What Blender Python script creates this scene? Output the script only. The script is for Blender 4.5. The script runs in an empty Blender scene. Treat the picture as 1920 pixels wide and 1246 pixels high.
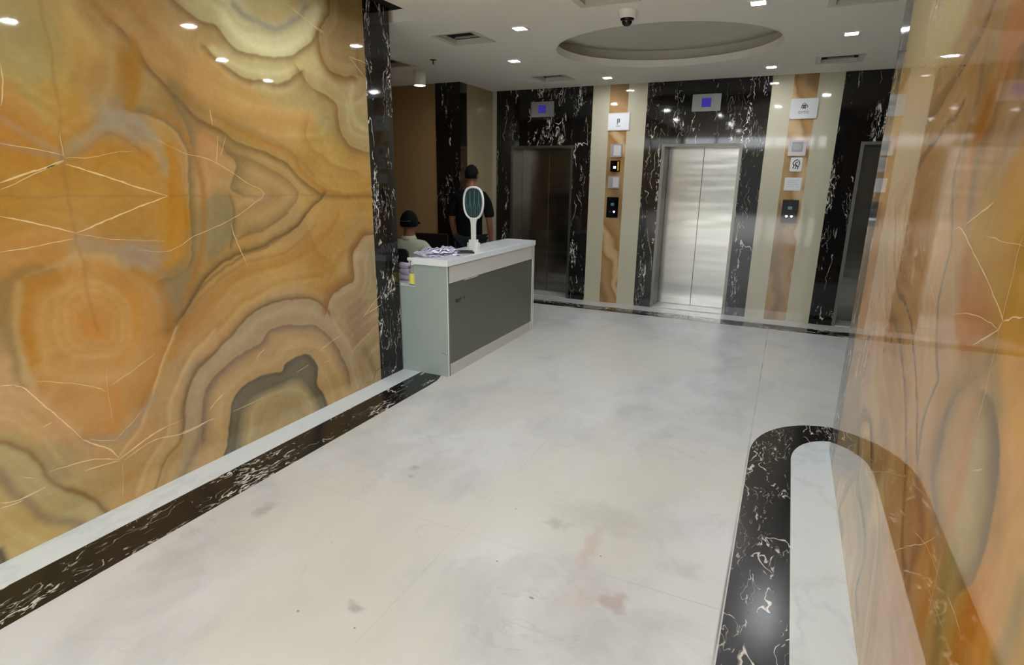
import bpy, bmesh, math, random
import numpy as np
from mathutils import Vector, Matrix
from mathutils.geometry import tessellate_polygon

# ---------------------------------------------------------------- camera, world, exposure
sc = bpy.context.scene
col = sc.collection
cam_d = bpy.data.cameras.new('camera'); cam = bpy.data.objects.new('camera', cam_d); col.objects.link(cam)
cam_d.sensor_width = 36.0; cam_d.lens = 1071.265 / 1920 * 36.0; cam_d.clip_start = 0.03
RIGHT = Vector((0.90312514, 0.42921969, 0.01163827)); UP = Vector((-0.12268235, 0.23197238, 0.96495485)); FWD = Vector((-0.41147786, 0.87290279, -0.26215777))
cm = Matrix.Identity(4)
for i, v in enumerate((RIGHT, UP, -FWD)):
    for j in range(3): cm[j][i] = v[j]
cm.translation = (0, 0, 1.6)
cam.matrix_world = cm
sc.camera = cam
sc.view_settings.view_transform = 'Standard'; sc.view_settings.look = 'None'
sc.view_settings.gamma = 1.0; sc.view_settings.use_curve_mapping = False
sc.view_settings.exposure = 0.70
w = bpy.data.worlds.new('overcast'); sc.world = w; w.use_nodes = True
bg = w.node_tree.nodes['Background']; bg.inputs[0].default_value = (0.92, 0.965, 1.0, 1); bg.inputs[1].default_value = 5.2
# daylight enters through the open entrance behind the camera: a portal guides the sampling there
pd = bpy.data.lights.new('entrance_daylight', 'AREA'); pd.shape = 'RECTANGLE'; pd.size = 5.0; pd.size_y = 3.0
pd.cycles.is_portal = True
po = bpy.data.objects.new('entrance_daylight', pd); col.objects.link(po)
po.location = (-1.2, -2.05, 1.5); po.rotation_euler = (math.radians(90), 0, 0)
sc.cycles.use_denoising = True
sc.cycles.max_bounces = 10; sc.cycles.diffuse_bounces = 6; sc.cycles.glossy_bounces = 5
sc.cycles.sample_clamp_indirect = 5.2
random.seed(4)

# ---------------------------------------------------------------- helpers
def link(o, parent=None):
    col.objects.link(o)
    if parent is not None: o.parent = parent
    return o
def tag(o, label=None, cat=None, group=None, kind=None):
    if label: o['label'] = label
    if cat: o['category'] = cat
    if group: o['group'] = group
    if kind: o['kind'] = kind
    return o
def thing(name, label, cat, loc=(0, 0, 0), rz=0.0, group=None):
    o = bpy.data.objects.new(name, None); o.empty_display_size = .05
    link(o); o.location = loc; o.rotation_euler = (0, 0, rz)
    return tag(o, label, cat, group)
def mesh_obj(name, bm, mats, parent=None, smooth=False):
    me = bpy.data.meshes.new(name); bm.to_mesh(me); bm.free()
    for m in (mats if isinstance(mats, (list, tuple)) else [mats]): me.materials.append(m)
    if smooth:
        for p in me.polygons: p.use_smooth = True
    return link(bpy.data.objects.new(name, me), parent)
def struct(name, bm, mats, parent=None, smooth=False):
    return tag(mesh_obj(name, bm, mats, parent, smooth), kind='structure')
def copy_tree(o, parent=None):
    c = o.copy(); col.objects.link(c); c.parent = parent
    for ch in [x for x in o.children]: copy_tree(ch, c)
    return c
def box(bm, a, b, bev=0.0, mi=0):
    x0, y0, z0 = a; x1, y1, z1 = b
    vs = [bm.verts.new(p) for p in ((x0,y0,z0),(x1,y0,z0),(x1,y1,z0),(x0,y1,z0),(x0,y0,z1),(x1,y0,z1),(x1,y1,z1),(x0,y1,z1))]
    fs = [bm.faces.new([vs[i] for i in f]) for f in ((3,2,1,0),(4,5,6,7),(0,1,5,4),(1,2,6,5),(2,3,7,6),(3,0,4,7))]
    for f in fs: f.material_index = mi
    if bev > 0:
        es = list({e for f in fs for e in f.edges})
        r = bmesh.ops.bevel(bm, geom=es, offset=bev, segments=2, affect='EDGES', profile=.5)
    return bm
def BX(a, b, bev=0.0):
    bm = bmesh.new(); a2 = tuple(min(p, q) for p, q in zip(a, b)); b2 = tuple(max(p, q) for p, q in zip(a, b))
    return box(bm, a2, b2, bev)
def prism(bm, pts, axis, lo, hi, mi=0):
    """outline pts (2D) extruded along axis: 'z' -> (x,y), 'y' -> (x,z), 'x' -> (y,z)"""
    def P(p, t):
        return {'z': (p[0], p[1], t), 'y': (p[0], t, p[1]), 'x': (t, p[0], p[1])}[axis]
    a = [bm.verts.new(P(p, lo)) for p in pts]; b = [bm.verts.new(P(p, hi)) for p in pts]
    n = len(pts); fs = [bm.faces.new(a[::-1]), bm.faces.new(b)]
    for i in range(n): fs.append(bm.faces.new((a[i], a[(i+1) % n], b[(i+1) % n], b[i])))
    for f in fs: f.material_index = mi
    bmesh.ops.recalc_face_normals(bm, faces=bm.faces[:])
    return bm
def lathe(bm, prof, seg=32, center=(0, 0, 0)):
    cx, cy, cz = center; rings = []
    for r, z in prof:
        rings.append([bm.verts.new((cx + r*math.cos(2*math.pi*k/seg), cy + r*math.sin(2*math.pi*k/seg), cz + z)) for k in range(seg)] if r > 1e-6 else [bm.verts.new((cx, cy, cz+z))])
    for A, B in zip(rings, rings[1:]):
        for k in range(seg):
            k2 = (k+1) % seg
            if len(A) == 1 and len(B) == 1: continue
            if len(A) == 1: bm.faces.new((A[0], B[k2], B[k]))
            elif len(B) == 1: bm.faces.new((A[k], A[k2], B[0]))
            else: bm.faces.new((A[k], A[k2], B[k2], B[k]))
    bmesh.ops.recalc_face_normals(bm, faces=bm.faces[:])
    return bm
def rrect(w, h, r, n=6, cx=0, cy=0):
    out = []
    for sx, sy, a0 in ((1, 1, 0), (-1, 1, 90), (-1, -1, 180), (1, -1, 270)):
        for i in range(n+1):
            a = math.radians(a0 + 90*i/n)
            out.append((cx + sx*(w/2-r) + r*math.cos(a), cy + sy*(h/2-r) + r*math.sin(a)))
    return out
def tube(bm, pts, r, seg=8, caps=True):
    pts = [Vector(p) for p in pts]; rings = []
    rs = r if isinstance(r, (list, tuple)) else [r]*len(pts)
    for i, p in enumerate(pts):
        d = (pts[min(i+1, len(pts)-1)] - pts[max(i-1, 0)]).normalized()
        u = d.cross(Vector((0, 0, 1)));
        if u.length < 1e-3: u = d.cross(Vector((1, 0, 0)))
        u.normalize(); v = d.cross(u).normalized()
        rings.append([bm.verts.new(p + rs[i]*(math.cos(2*math.pi*k/seg)*u + math.sin(2*math.pi*k/seg)*v)) for k in range(seg)])
    for A, B in zip(rings, rings[1:]):
        for k in range(seg): bm.faces.new((A[k], A[(k+1) % seg], B[(k+1) % seg], B[k]))
    if caps: bm.faces.new(rings[0][::-1]); bm.faces.new(rings[-1])
    bmesh.ops.recalc_face_normals(bm, faces=bm.faces[:])
    return bm

# ---------------------------------------------------------------- materials
def s2l(c): return tuple(((x/255/12.92) if x/255 <= .04045 else ((x/255+.055)/1.055)**2.4) for x in c)
def mat(name, rgb=(200, 200, 200), rough=.5, metal=0.0, spec=.5, emit=None, es=0.0, coat=0.0, alpha=1.0, trans=0.0):
    m = bpy.data.materials.new(name); m.use_nodes = True
    b = m.node_tree.nodes['Principled BSDF']
    b.inputs['Base Color'].default_value = (*s2l(rgb), 1); b.inputs['Roughness'].default_value = rough
    b.inputs['Metallic'].default_value = metal; b.inputs['Specular IOR Level'].default_value = spec
    b.inputs['Coat Weight'].default_value = coat; b.inputs['Transmission Weight'].default_value = trans
    if emit: b.inputs['Emission Color'].default_value = (*s2l(emit), 1); b.inputs['Emission Strength'].default_value = es
    return m
class NT:
    def __init__(s, m): s.t = m.node_tree; s.b = s.t.nodes['Principled BSDF']
    def n(s, typ, **kw):
        x = s.t.nodes.new(typ)
        for k, v in kw.items():
            if k in ('ins',):
                for a, b in v.items(): s.set(x, a, b)
            else: setattr(x, k, v)
        return x
    def set(s, node, key, v):
        if isinstance(v, bpy.types.NodeSocket): s.t.links.new(v, node.inputs[key])
        else: node.inputs[key].default_value = v
    def math(s, op, a, b=0.0, c=0.0, clamp=False):
        x = s.n('ShaderNodeMath', operation=op); x.use_clamp = clamp; s.set(x, 0, a); s.set(x, 1, b); s.set(x, 2, c); return x.outputs[0]
    def mix(s, f, a, b, mode='MIX'):
        x = s.n('ShaderNodeMix', data_type='RGBA', blend_type=mode); s.set(x, 0, f)
        for k, v in ((6, a), (7, b)):
            if isinstance(v, tuple) and len(v) == 3: v = (*v, 1)
            s.set(x, k, v)
        return x.outputs[2]
    def ramp(s, f, stops, interp='LINEAR'):
        x = s.n('ShaderNodeValToRGB'); x.color_ramp.interpolation = interp; s.set(x, 0, f)
        e = x.color_ramp.elements
        while len(e) < len(stops): e.new(.5)
        for q, (p, c) in zip(e, stops): q.position = p; q.color = (c, c, c, 1) if not isinstance(c, tuple) else (*c, 1)
        return x.outputs[0]
    def noise(s, vec, scale, detail=3, rough=.5, dist=0.0, dim='3D', out=0):
        x = s.n('ShaderNodeTexNoise', noise_dimensions=dim); s.set(x, 'Vector', vec)
        for k, v in (('Scale', scale), ('Detail', detail), ('Roughness', rough), ('Distortion', dist)): s.set(x, k, v)
        return x.outputs[out]
    def obj(s): return s.n('ShaderNodeTexCoord').outputs['Object']
    def mapv(s, vec, loc=(0, 0, 0), rot=(0, 0, 0), sca=(1, 1, 1)):
        x = s.n('ShaderNodeMapping'); s.set(x, 'Vector', vec); s.set(x, 'Location', loc); s.set(x, 'Rotation', rot); s.set(x, 'Scale', sca); return x.outputs[0]
    def vadd(s, a, b, sc_=1.0):
        m = s.n('ShaderNodeVectorMath', operation='SCALE'); s.set(m, 0, b); m.inputs['Scale'].default_value = sc_
        x = s.n('ShaderNodeVectorMath', operation='ADD'); s.set(x, 0, a); s.set(x, 1, m.outputs[0]); return x.outputs[0]
    def bump(s, h, strength=.1, dist=.01):
        x = s.n('ShaderNodeBump'); s.set(x, 'Strength', strength); s.set(x, 'Distance', dist); s.set(x, 'Height', h); s.t.links.new(x.outputs[0], s.b.inputs['Normal'])

def black_marble(name, stretch=(1, 1, .35), amount=.5, warm=.5, seed=0.0, rough=.05, scale=1.0):
    """near-black marble with broken white veins: thin streaks and clustered shards, long along the slab's grain"""
    m = mat(name, rough=rough); N = NT(m); o = N.obj()
    v0 = N.mapv(o, loc=(seed, seed*1.7, seed*.6))
    v = N.vadd(v0, N.noise(v0, 3.5, 3, .6, out=1), .16); v = N.vadd(v, N.noise(v0, 22, 2, .6, out=1), .018)
    vs = N.mapv(v, sca=stretch)
    def ridge(vec, sc_, w): return N.ramp(N.math('ABSOLUTE', N.math('SUBTRACT', N.noise(vec, sc_, 2, .5), .5)), [(0, 1.0), (w*.45, 1.0), (w, 0.0)])
    def patch(loc, sc_, lo): return N.ramp(N.noise(N.mapv(v0, loc=loc, sca=stretch), sc_, 3, .6), [(lo, 0.0), (lo+.035, 1.0)])
    a = N.math('MULTIPLY', ridge(vs, 3.2*scale, .010), patch((3, 1, 2), 2.4*scale, .56-.10*amount))
    brk = N.ramp(N.noise(N.mapv(vs, loc=(5, 5, 5)), 30*scale, 3, .6), [(.46, 0.0), (.50, 1.0)])
    sh = N.math('MULTIPLY', N.math('MULTIPLY', ridge(N.mapv(vs, loc=(9, 4, 1)), 11*scale, .055), brk), patch((7, 2, 5), 2.6*scale, .60-.08*amount))
    fine = N.math('MULTIPLY', N.math('MULTIPLY', ridge(N.mapv(vs, loc=(1, 8, 3)), 8*scale, .012), patch((2, 9, 4), 3.5*scale, .55-.06*amount)), .55)
    mask = N.math('MAXIMUM', N.math('MAXIMUM', a, sh), fine, clamp=True)
    bl = N.ramp(N.noise(vs, 2.2, 4, .6), [(.35, (.0055, .006, .007)), (.62, (.011, .008, .006)), (.8, (.035*warm+.006, .020*warm+.006, .008*warm+.005))])
    N.set(N.b, 'Base Color', N.mix(mask, bl, (.62, .60, .53)))
    return m
def cream_stone(name, rgb, rough=.06, seed=0.0):
    m = mat(name, rgb, rough); N = NT(m); o = N.mapv(N.obj(), loc=(seed, seed, 0))
    n = N.noise(N.mapv(o, sca=(1, 1, .3)), 3, 4, .6); c = s2l(rgb)
    N.set(N.b, 'Base Color', N.mix(n, tuple(x*.90 for x in c), tuple(min(1, x*1.10) for x in c)))
    return m
def white_marble(name, rgb=(226, 230, 230), rough=.12, seed=0.0):
    m = mat(name, rgb, rough); N = NT(m); o = N.mapv(N.obj(), loc=(seed, seed, 0))
    wv = N.vadd(o, N.noise(o, 2.5, 3, out=1), .35)
    n = N.noise(N.mapv(wv, sca=(1, .6, 1)), 1.6, 5, .6); vein = N.ramp(N.math('ABSOLUTE', N.math('SUBTRACT', n, .5)), [(0, 1.0), (.03, 0.0)])
    c = s2l(rgb); base = N.mix(N.noise(wv, 1.2, 4), tuple(x*.93 for x in c), c)
    N.set(N.b, 'Base Color', N.mix(N.math('MULTIPLY', vein, .30), base, tuple(x*.66 for x in c)))
    return m
def steel(name, rgb=(175, 173, 165), rough=.22, wav=.35, seed=0.0):
    m = mat(name, rgb, rough, metal=1.0); N = NT(m); o = N.mapv(N.obj(), loc=(seed, 0, seed*.3))
    big = N.noise(N.mapv(o, sca=(.28, 1, 1.7)), 1.8, 2, .5)
    fine = N.noise(N.mapv(o, sca=(2, 2, 160)), 4, 2, .6)
    h = N.math('ADD', N.math('MULTIPLY', big, 1.0), N.math('MULTIPLY', fine, .004))
    N.bump(h, wav, .02)
    r = N.math('MULTIPLY_ADD', N.noise(N.mapv(o, sca=(.5, 1, 3)), 3, 3), .14, rough - .05); N.set(N.b, 'Roughness', r)
    return m
def plaster(name, rgb, rough=.75):
    m = mat(name, rgb, rough, spec=.3); N = NT(m); o = N.obj(); c = s2l(rgb)
    N.set(N.b, 'Base Color', N.mix(N.noise(o, 1.3, 4), tuple(x*.95 for x in c), c))
    N.bump(N.noise(o, 90, 3), .06, .003)
    return m

M_ceil = plaster('ceiling_paint', (238, 235, 225))
M_tan = plaster('tan_wall_paint', (160, 134, 96), .45)
M_white = mat('white_enamel', (232, 232, 226), .35)
M_vent = mat('vent_enamel', (205, 202, 188), .45)
M_dark = mat('duct_dark_cove_shade', (30, 30, 24), .8, spec=.1)
M_black_plastic = mat('black_plastic', (16, 16, 18), .3)
M_rear = plaster('rear_wall_paint', (205, 196, 176))
M_alu = mat('dark_aluminium', (70, 68, 64), .35, metal=.8)
M_bm_wall = black_marble('black_marble_upright', (2.6, 2.6, .6), .45, .5, 1.3)
M_bm_lift = black_marble('black_marble_surround', (2.4, 2.4, .5), .25, .8, 4.2)
M_bm_col = black_marble('black_marble_column', (2, 2, .4), -.2, .5, 7.7)
M_bm_floor_l = black_marble('black_marble_floor', (2.8, .8, 1), .4, .0, 2.6, .22)
M_bm_floor_b = black_marble('black_marble_far_strip', (.6, 1.6, 1), .9, .6, 5.1, .12)
M_wm = white_marble('white_marble_border', (222, 230, 232))
M_wm2 = white_marble('white_marble_far', (205, 206, 204), .1, 3)
M_cream = cream_stone('cream_polished_stone', (186, 181, 158), .05)
M_cream2 = cream_stone('beige_stone', (160, 148, 116), .12)

# ---------------------------------------------------------------- banded onyx, painted on the slab's own (along, up) coordinates
def vnoise(U, V, s, seed):
    rng = np.random.RandomState(seed); G = rng.rand(64, 64)
    x = U*s + 31.7; y = V*s + 17.3; xi = np.floor(x).astype(int); yi = np.floor(y).astype(int); fx = x-xi; fy = y-yi
    fx = fx*fx*(3-2*fx); fy = fy*fy*(3-2*fy)
    g = lambda a, b: G[a % 64, b % 64]
    return (g(xi, yi)*(1-fx)+g(xi+1, yi)*fx)*(1-fy) + (g(xi, yi+1)*(1-fx)+g(xi+1, yi+1)*fx)*fy - .5
def n1(t, seed):
    rng = np.random.RandomState(seed); G = rng.rand(256); i = np.floor(t).astype(int); f = t-i; f = f*f*(3-2*f)
    return G[i % 256]*(1-f)+G[(i+1) % 256]*f - .5
def catmull(pts, n=4):
    if len(pts) < 3: return pts
    P = [np.array(p, float) for p in pts]; P = [2*P[0]-P[1]] + P + [2*P[-1]-P[-2]]; out = []
    for i in range(1, len(P)-2):
        for k in range(n):
            t = k/n
            out.append(tuple(.5*((2*P[i]) + (-P[i-1]+P[i+1])*t + (2*P[i-1]-5*P[i]+4*P[i+1]-P[i+2])*t*t + (-P[i-1]+3*P[i]-3*P[i+1]+P[i+2])*t**3)))
    out.append(tuple(P[-2])); return out
def poly_dist(U, V, pts):
    best = np.full(U.shape, 1e9, np.float32); sg = np.ones(U.shape, np.float32)
    for (ax, ay), (bx, by) in zip(pts, pts[1:]):
        dx, dy = bx-ax, by-ay; L = dx*dx+dy*dy+1e-12
        t = np.clip(((U-ax)*dx+(V-ay)*dy)/L, 0, 1); ex = U-ax-t*dx; ey = V-ay-t*dy; d = ex*ex+ey*ey
        m = d < best; best[m] = d[m]; c = dx*(V-ay)-dy*(U-ax); sg[m] = np.where(c > 0, 1, -1)[m]
    return np.sqrt(best), sg
def paint_onyx(U, V, base, fills, bands, flip, seed, gain):
    sat = 1.0 if flip else .86
    U = U.astype(np.float32); V = V.astype(np.float32)
    Uw = U + .022*vnoise(U, V, 9, seed) + .008*vnoise(U, V, 31, seed+1); Vw = V + .022*vnoise(U, V, 9, seed+2) + .008*vnoise(U, V, 31, seed+3)
    C = np.zeros(U.shape+(3,), np.float32); W = np.zeros(U.shape, np.float32)
    Ub = U + .05*vnoise(U, V, 5, seed+5); Vb = V + .05*vnoise(U, V, 5, seed+6)
    for (y, z, r, g, b) in base:
        w_ = 1/((Ub-y)**2+(Vb-z)**2+.0035)**2.3; W += w_; C += w_[..., None]*np.array((r, g, b), np.float32)
    C /= W[..., None]
    for pts, rgb, ed, st in fills:
        q = catmull(pts + [pts[0]]); A = np.array(q); sel = (Uw > A[:, 0].min()-.15) & (Uw < A[:, 0].max()+.15) & (Vw > A[:, 1].min()-.15) & (Vw < A[:, 1].max()+.15)
        u, v = Uw[sel], Vw[sel]; d, _ = poly_dist(u, v, q); ins = np.zeros(u.shape, bool)
        for (ax, ay), (bx, by) in zip(q, q[1:]):
            c = (ay > v) != (by > v); ins ^= c & (u < (bx-ax)*(v-ay)/((by-ay) if abs(by-ay) > 1e-9 else 1e-9)+ax)
        a = (st/(1+np.exp(-np.clip(np.where(ins, d, -d)/ed*3, -30, 30))))[:, None]
        C[sel] = C[sel]*(1-a) + np.array(rgb, np.float32)*a
    D = []
    for pts, rgb, wd, sd, st, g in bands:
        q = catmull(pts); mn = np.min(np.array(q), 0)-wd*5-.45; mx = np.max(np.array(q), 0)+wd*5+.45
        sel = (Uw > mn[0]) & (Uw < mx[0]) & (Vw > mn[1]) & (Vw < mx[1])
        d = np.full(U.shape, 9., np.float32); s_ = np.ones(U.shape, np.float32)
        dd, ss = poly_dist(Uw[sel], Vw[sel], q); d[sel] = dd; s_[sel] = ss
        D.append((d, s_, rgb, wd, sd, st, g))
    # agate banding: stripes run parallel to the guide curves
    num = np.zeros(U.shape, np.float32); den = np.zeros(U.shape, np.float32)+1e-6
    for k, (d, s_, rgb, wd, sd, st, g) in enumerate(D):
        if not g: continue
        wq = np.exp(-(d/.15)**2); ds = d*s_
        num += wq*(n1(ds*30+40, seed+k % 7)*1.5 + n1(ds*95+90, seed+9)*.45); den += wq
    stripe = num/np.maximum(den, .25)
    C = C + stripe[..., None]*np.array((13, 15, 17), np.float32)
    for d, s_, rgb, wd, sd, st, g in D:
        if sd == 'B': a = np.exp(-(d/(wd*.6))**2)
        else:
            side = s_ * (1 if sd == 'L' else -1) * (-1 if flip else 1)
            a = np.where(side > 0, np.exp(-(d/(wd*1.1))**1.4), np.exp(-(d/.006)**2))
        a = (a*st)[..., None]; C = C*(1-a)+np.array(rgb, np.float32)*a
    C += (vnoise(U, V, 60, seed+8)*5 + vnoise(U, V, 7, seed+11)*9)[..., None]
    L_ = C.mean(-1, keepdims=True); C = L_ + (C-L_)*sat; C = C*np.array((.99, 1.0, .95), np.float32)
    C = np.clip(C, 0, 255)/255
    C = np.where(C <= .04045, C/12.92, ((C+.055)/1.055)**2.4)
    C = C**(1.0 if flip else .88)*np.array((1.0, .995, 1.0), np.float32)*gain
    return C
def onyx_mat(name, rough=.035, spec=.5):
    m = mat(name, rough=rough, spec=spec); N = NT(m)
    a = N.n('ShaderNodeAttribute', attribute_name='onyx'); o = N.obj()
    fine = N.noise(N.mapv(o, sca=(1, 1, 1)), 26, 5, .65)
    f2 = N.n('ShaderNodeMix', data_type='RGBA', blend_type='MULTIPLY'); f2.inputs[0].default_value = 1
    N.set(f2, 6, a.outputs['Color']); N.set(f2, 7, N.ramp(fine, [(.25, .94), (.75, 1.05)]))
    N.set(N.b, 'Base Color', f2.outputs[2])
    return m
M_onyx = onyx_mat('golden_onyx'); M_onyx_r = onyx_mat('golden_onyx_right', .022, .36); M_vein = mat('onyx_quartz_vein', (232, 206, 156), .08)
def onyx_wall(name, xf, xb, y0, y1, H, fine_lo, base, fills, bands, veins, flip, seed, gain, mirror_y, vw=1.0, m_face=None, step=.0065):
    """slab between x = xf (polished face) and xb; face painted where it can be seen, book-matched (mirrored) beyond"""
    ys = list(np.arange(y1, fine_lo, -step)) + list(np.arange(fine_lo, y0, -.03)) + [y0]
    ys = np.array(sorted(set(round(float(a), 4) for a in ys))); zs = np.linspace(0, H, int(H/step)+1)
    U, V = np.meshgrid(ys, zs, indexing='ij'); Um = np.where(U < mirror_y, 2*mirror_y-U, U)
    P = 2*(y1-mirror_y); Um = mirror_y + np.abs(((U-mirror_y)+P/2) % P - P/2) if True else Um
    Um = np.where(U >= fine_lo, U, Um)
    C = paint_onyx(Um, V, base, fills, bands, flip, seed, gain)
    n, k = U.shape; verts = np.stack([np.full(U.size, xf), U.ravel(), V.ravel()], 1)
    idx = np.arange(n*k).reshape(n, k)
    q = np.stack([idx[:-1, :-1], idx[1:, :-1], idx[1:, 1:], idx[:-1, 1:]], -1).reshape(-1, 4)
    nrm = 1 if xf > xb else -1
    if nrm < 0: q = q[:, ::-1]
    V_ = [tuple(v) for v in verts]; F_ = q.tolist(); nf = len(F_)
    # box behind the face
    b0 = len(V_); e = .0005
    V_ += [(xf-e*nrm, y0, 0), (xf-e*nrm, y1, 0), (xf-e*nrm, y1, H), (xf-e*nrm, y0, H), (xb, y0, 0), (xb, y1, 0), (xb, y1, H), (xb, y0, H)]
    F_ += [[b0+i for i in f] for f in ((4, 5, 6, 7), (1, 5, 6, 2), (0, 4, 7, 3), (3, 2, 6, 7), (0, 1, 5, 4))]; nb = 5
    # quartz veins: hair-thin inlays lying on the polished face
    rnd = random.Random(seed); nv = 0
    for pts, wd in veins:
        q2 = catmull(pts, 3); out = []
        for (a, b), (c, d) in zip(q2, q2[1:]):
            L = math.hypot(c-a, d-b); m_ = max(1, int(L/.02))
            for i in range(m_): out.append((a+(c-a)*i/m_, b+(d-b)*i/m_))
        out.append(q2[-1]); K = len(out); L_ = []
        for i, (a, b) in enumerate(out):
            p, r = out[max(0, i-1)], out[min(K-1, i+1)]; dx, dy = r[0]-p[0], r[1]-p[1]; l = math.hypot(dx, dy)+1e-9
            t = i/(K-1) if K > 1 else 0; w_ = wd*vw*.5*(.55+.6*rnd.random())*min(1, .25+5*min(t, 1-t)); j = (rnd.random()-.5)*.0035
            nx, ny = -dy/l, dx/l; L_.append(((a+nx*(j+w_), b+ny*(j+w_)), (a+nx*(j-w_), b+ny*(j-w_))))
        s0 = len(V_); xo = xf+.0006*nrm
        for A, B in L_: V_ += [(xo, A[0], max(.001, A[1])), (xo, B[0], max(.001, B[1]))]
        for i in range(K-1): F_.append([s0+2*i, s0+2*i+1, s0+2*i+3, s0+2*i+2]); nv += 1
    me = bpy.data.meshes.new(name); me.from_pydata(V_, [], F_)
    at = me.color_attributes.new('onyx', 'FLOAT_COLOR', 'POINT'); full = np.ones((len(V_), 4), np.float32); full[:len(verts), :3] = C.reshape(-1, 3); full[len(verts):, :3] = (.35, .22, .09)
    at.data.foreach_set('color', full.ravel())
    me.materials.append(m_face); me.materials.append(M_vein)
    mi = np.zeros(len(F_), np.int32); mi[nf+nb:] = 1; me.polygons.foreach_set('material_index', mi); me.update()
    return tag(link(bpy.data.objects.new(name, me)), kind='structure')

BASE_L = [(1.374,2.122,172,150,95), (1.427,2.016,178,158,95), (1.309,1.764,200,130,50), (1.397,1.852,185,155,88), (1.517,2.151,172,150,85), (1.578,2.164,195,152,75), (1.499,1.884,198,148,60), (1.616,2.089,196,150,75), (1.679,2.014,178,132,68), (1.754,2.264,172,128,68), (1.839,2.218,180,138,82), (1.826,2.059,165,110,35), (1.908,2.025,175,138,80), (1.568,1.806,192,132,52), (1.703,1.817,165,142,112), (1.796,1.801,160,132,105), (1.927,1.811,190,142,74), (1.976,1.585,190,142,82), (1.657,1.676,200,130,32), (1.795,1.633,208,140,42), (1.637,1.560,190,136,46), (1.831,1.534,200,140,60), (1.338,1.623,190,122,32), (1.322,1.539,185,130,40), (1.303,1.433,175,126,38), (1.614,1.418,190,136,60), (1.948,1.402,190,126,28), (1.726,1.363,190,135,60), (1.307,1.346,190,130,60), (1.544,1.279,175,130,88), (1.727,1.210,160,130,105), (1.218,1.268,190,130,62), (1.352,1.161,190,125,42), (1.237,1.066,178,112,32), (1.439,1.052,202,142,62), (1.420,0.945,202,128,48), (1.596,1.023,200,130,38), (1.755,0.966,190,122,34), (1.868,0.972,150,118,70), (1.774,0.823,188,122,46), (1.512,0.808,204,140,68), (1.474,0.580,190,115,50), (1.512,0.511,192,118,52), (1.364,0.618,190,122,55), (1.302,0.511,198,142,85), (1.233,0.713,200,148,85), (1.188,0.917,160,128,82), (1.187,1.098,152,112,58), (1.132,0.794,196,145,90), (1.129,0.677,196,146,90), (1.162,0.542,198,145,82), (1.070,0.458,170,145,88), (1.133,0.379,165,140,88), (1.204,0.319,160,140,92), (1.072,0.257,160,135,80), (1.091,0.142,190,155,85), (0.990,0.124,182,142,62), (1.217,0.151,168,142,88), (1.296,0.219,178,148,88), (1.288,0.305,188,142,92), (1.360,0.186,188,150,94), (1.427,0.295,195,142,80), (1.644,0.346,195,140,80), (1.670,0.153,188,148,92), (1.773,0.040,185,145,85), (1.548,0.090,195,145,80), (1.774,0.445,185,142,85), (1.973,0.532,165,132,92), (1.898,0.242,188,142,86), (2.011,0.327,180,138,86), (2.071,0.753,185,132,66), (2.267,0.899,190,140,70), (2.054,0.633,190,140,86), (2.353,0.686,168,142,108), (2.524,0.749,175,142,100), (2.693,0.677,165,132,92), (2.875,0.562,170,140,92), (3.072,0.394,180,140,90), (2.946,0.229,195,150,88), (2.677,0.536,190,150,88), (3.091,0.590,180,145,100), (3.335,0.702,160,132,88), (3.258,0.512,150,116,80), (3.428,0.300,160,128,80), (3.354,0.189,158,120,76), (2.418,0.568,192,150,88), (2.164,0.406,188,142,85), (1.993,0.203,182,140,90), (2.336,1.139,190,142,72), (2.179,1.037,188,140,74), (2.561,1.047,198,148,75), (2.914,0.928,186,134,60), (3.041,1.168,188,136,66), (3.376,1.177,175,132,72), (3.417,0.934,165,138,95), (3.171,1.414,192,142,66), (3.521,1.441,185,135,55), (2.871,1.424,190,145,75), (2.684,1.365,180,140,85), (2.527,1.435,185,145,85), (2.340,1.442,180,142,82), (2.395,1.588,188,146,90), (2.170,1.333,145,125,85), (2.133,1.532,195,145,88), (2.145,1.722,205,145,85), (2.077,1.873,165,125,70), (2.034,1.969,158,118,60), (1.984,2.178,188,138,75), (2.269,2.154,192,145,75), (2.420,2.043,196,150,80), (2.195,2.066,196,140,75), (2.588,1.920,196,145,80), (2.302,1.921,182,136,66), (2.834,1.911,195,152,82), (2.386,1.789,180,142,75), (3.002,1.760,180,138,62), (2.852,2.068,175,150,95), (3.122,1.968,165,142,85), (3.094,1.696,190,146,70), (3.419,1.669,188,140,65), (3.450,2.034,148,126,85), (3.494,1.856,165,145,98), (3.289,2.086,172,152,110), (3.362,2.299,155,122,72), (3.277,2.513,158,125,78), (3.439,2.547,150,118,72), (2.880,2.314,192,172,112), (2.634,2.284,215,205,150), (2.450,2.264,200,190,130), (2.659,2.175,178,160,102), (2.292,2.311,175,140,85), (2.373,2.197,188,165,112), (2.650,2.417,158,150,125), (2.701,2.520,185,162,98), (2.437,2.418,192,180,130), (2.945,2.504,172,158,115), (2.144,2.328,180,142,85), (1.904,2.320,180,130,66), (2.097,2.388,178,142,88)]
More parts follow.
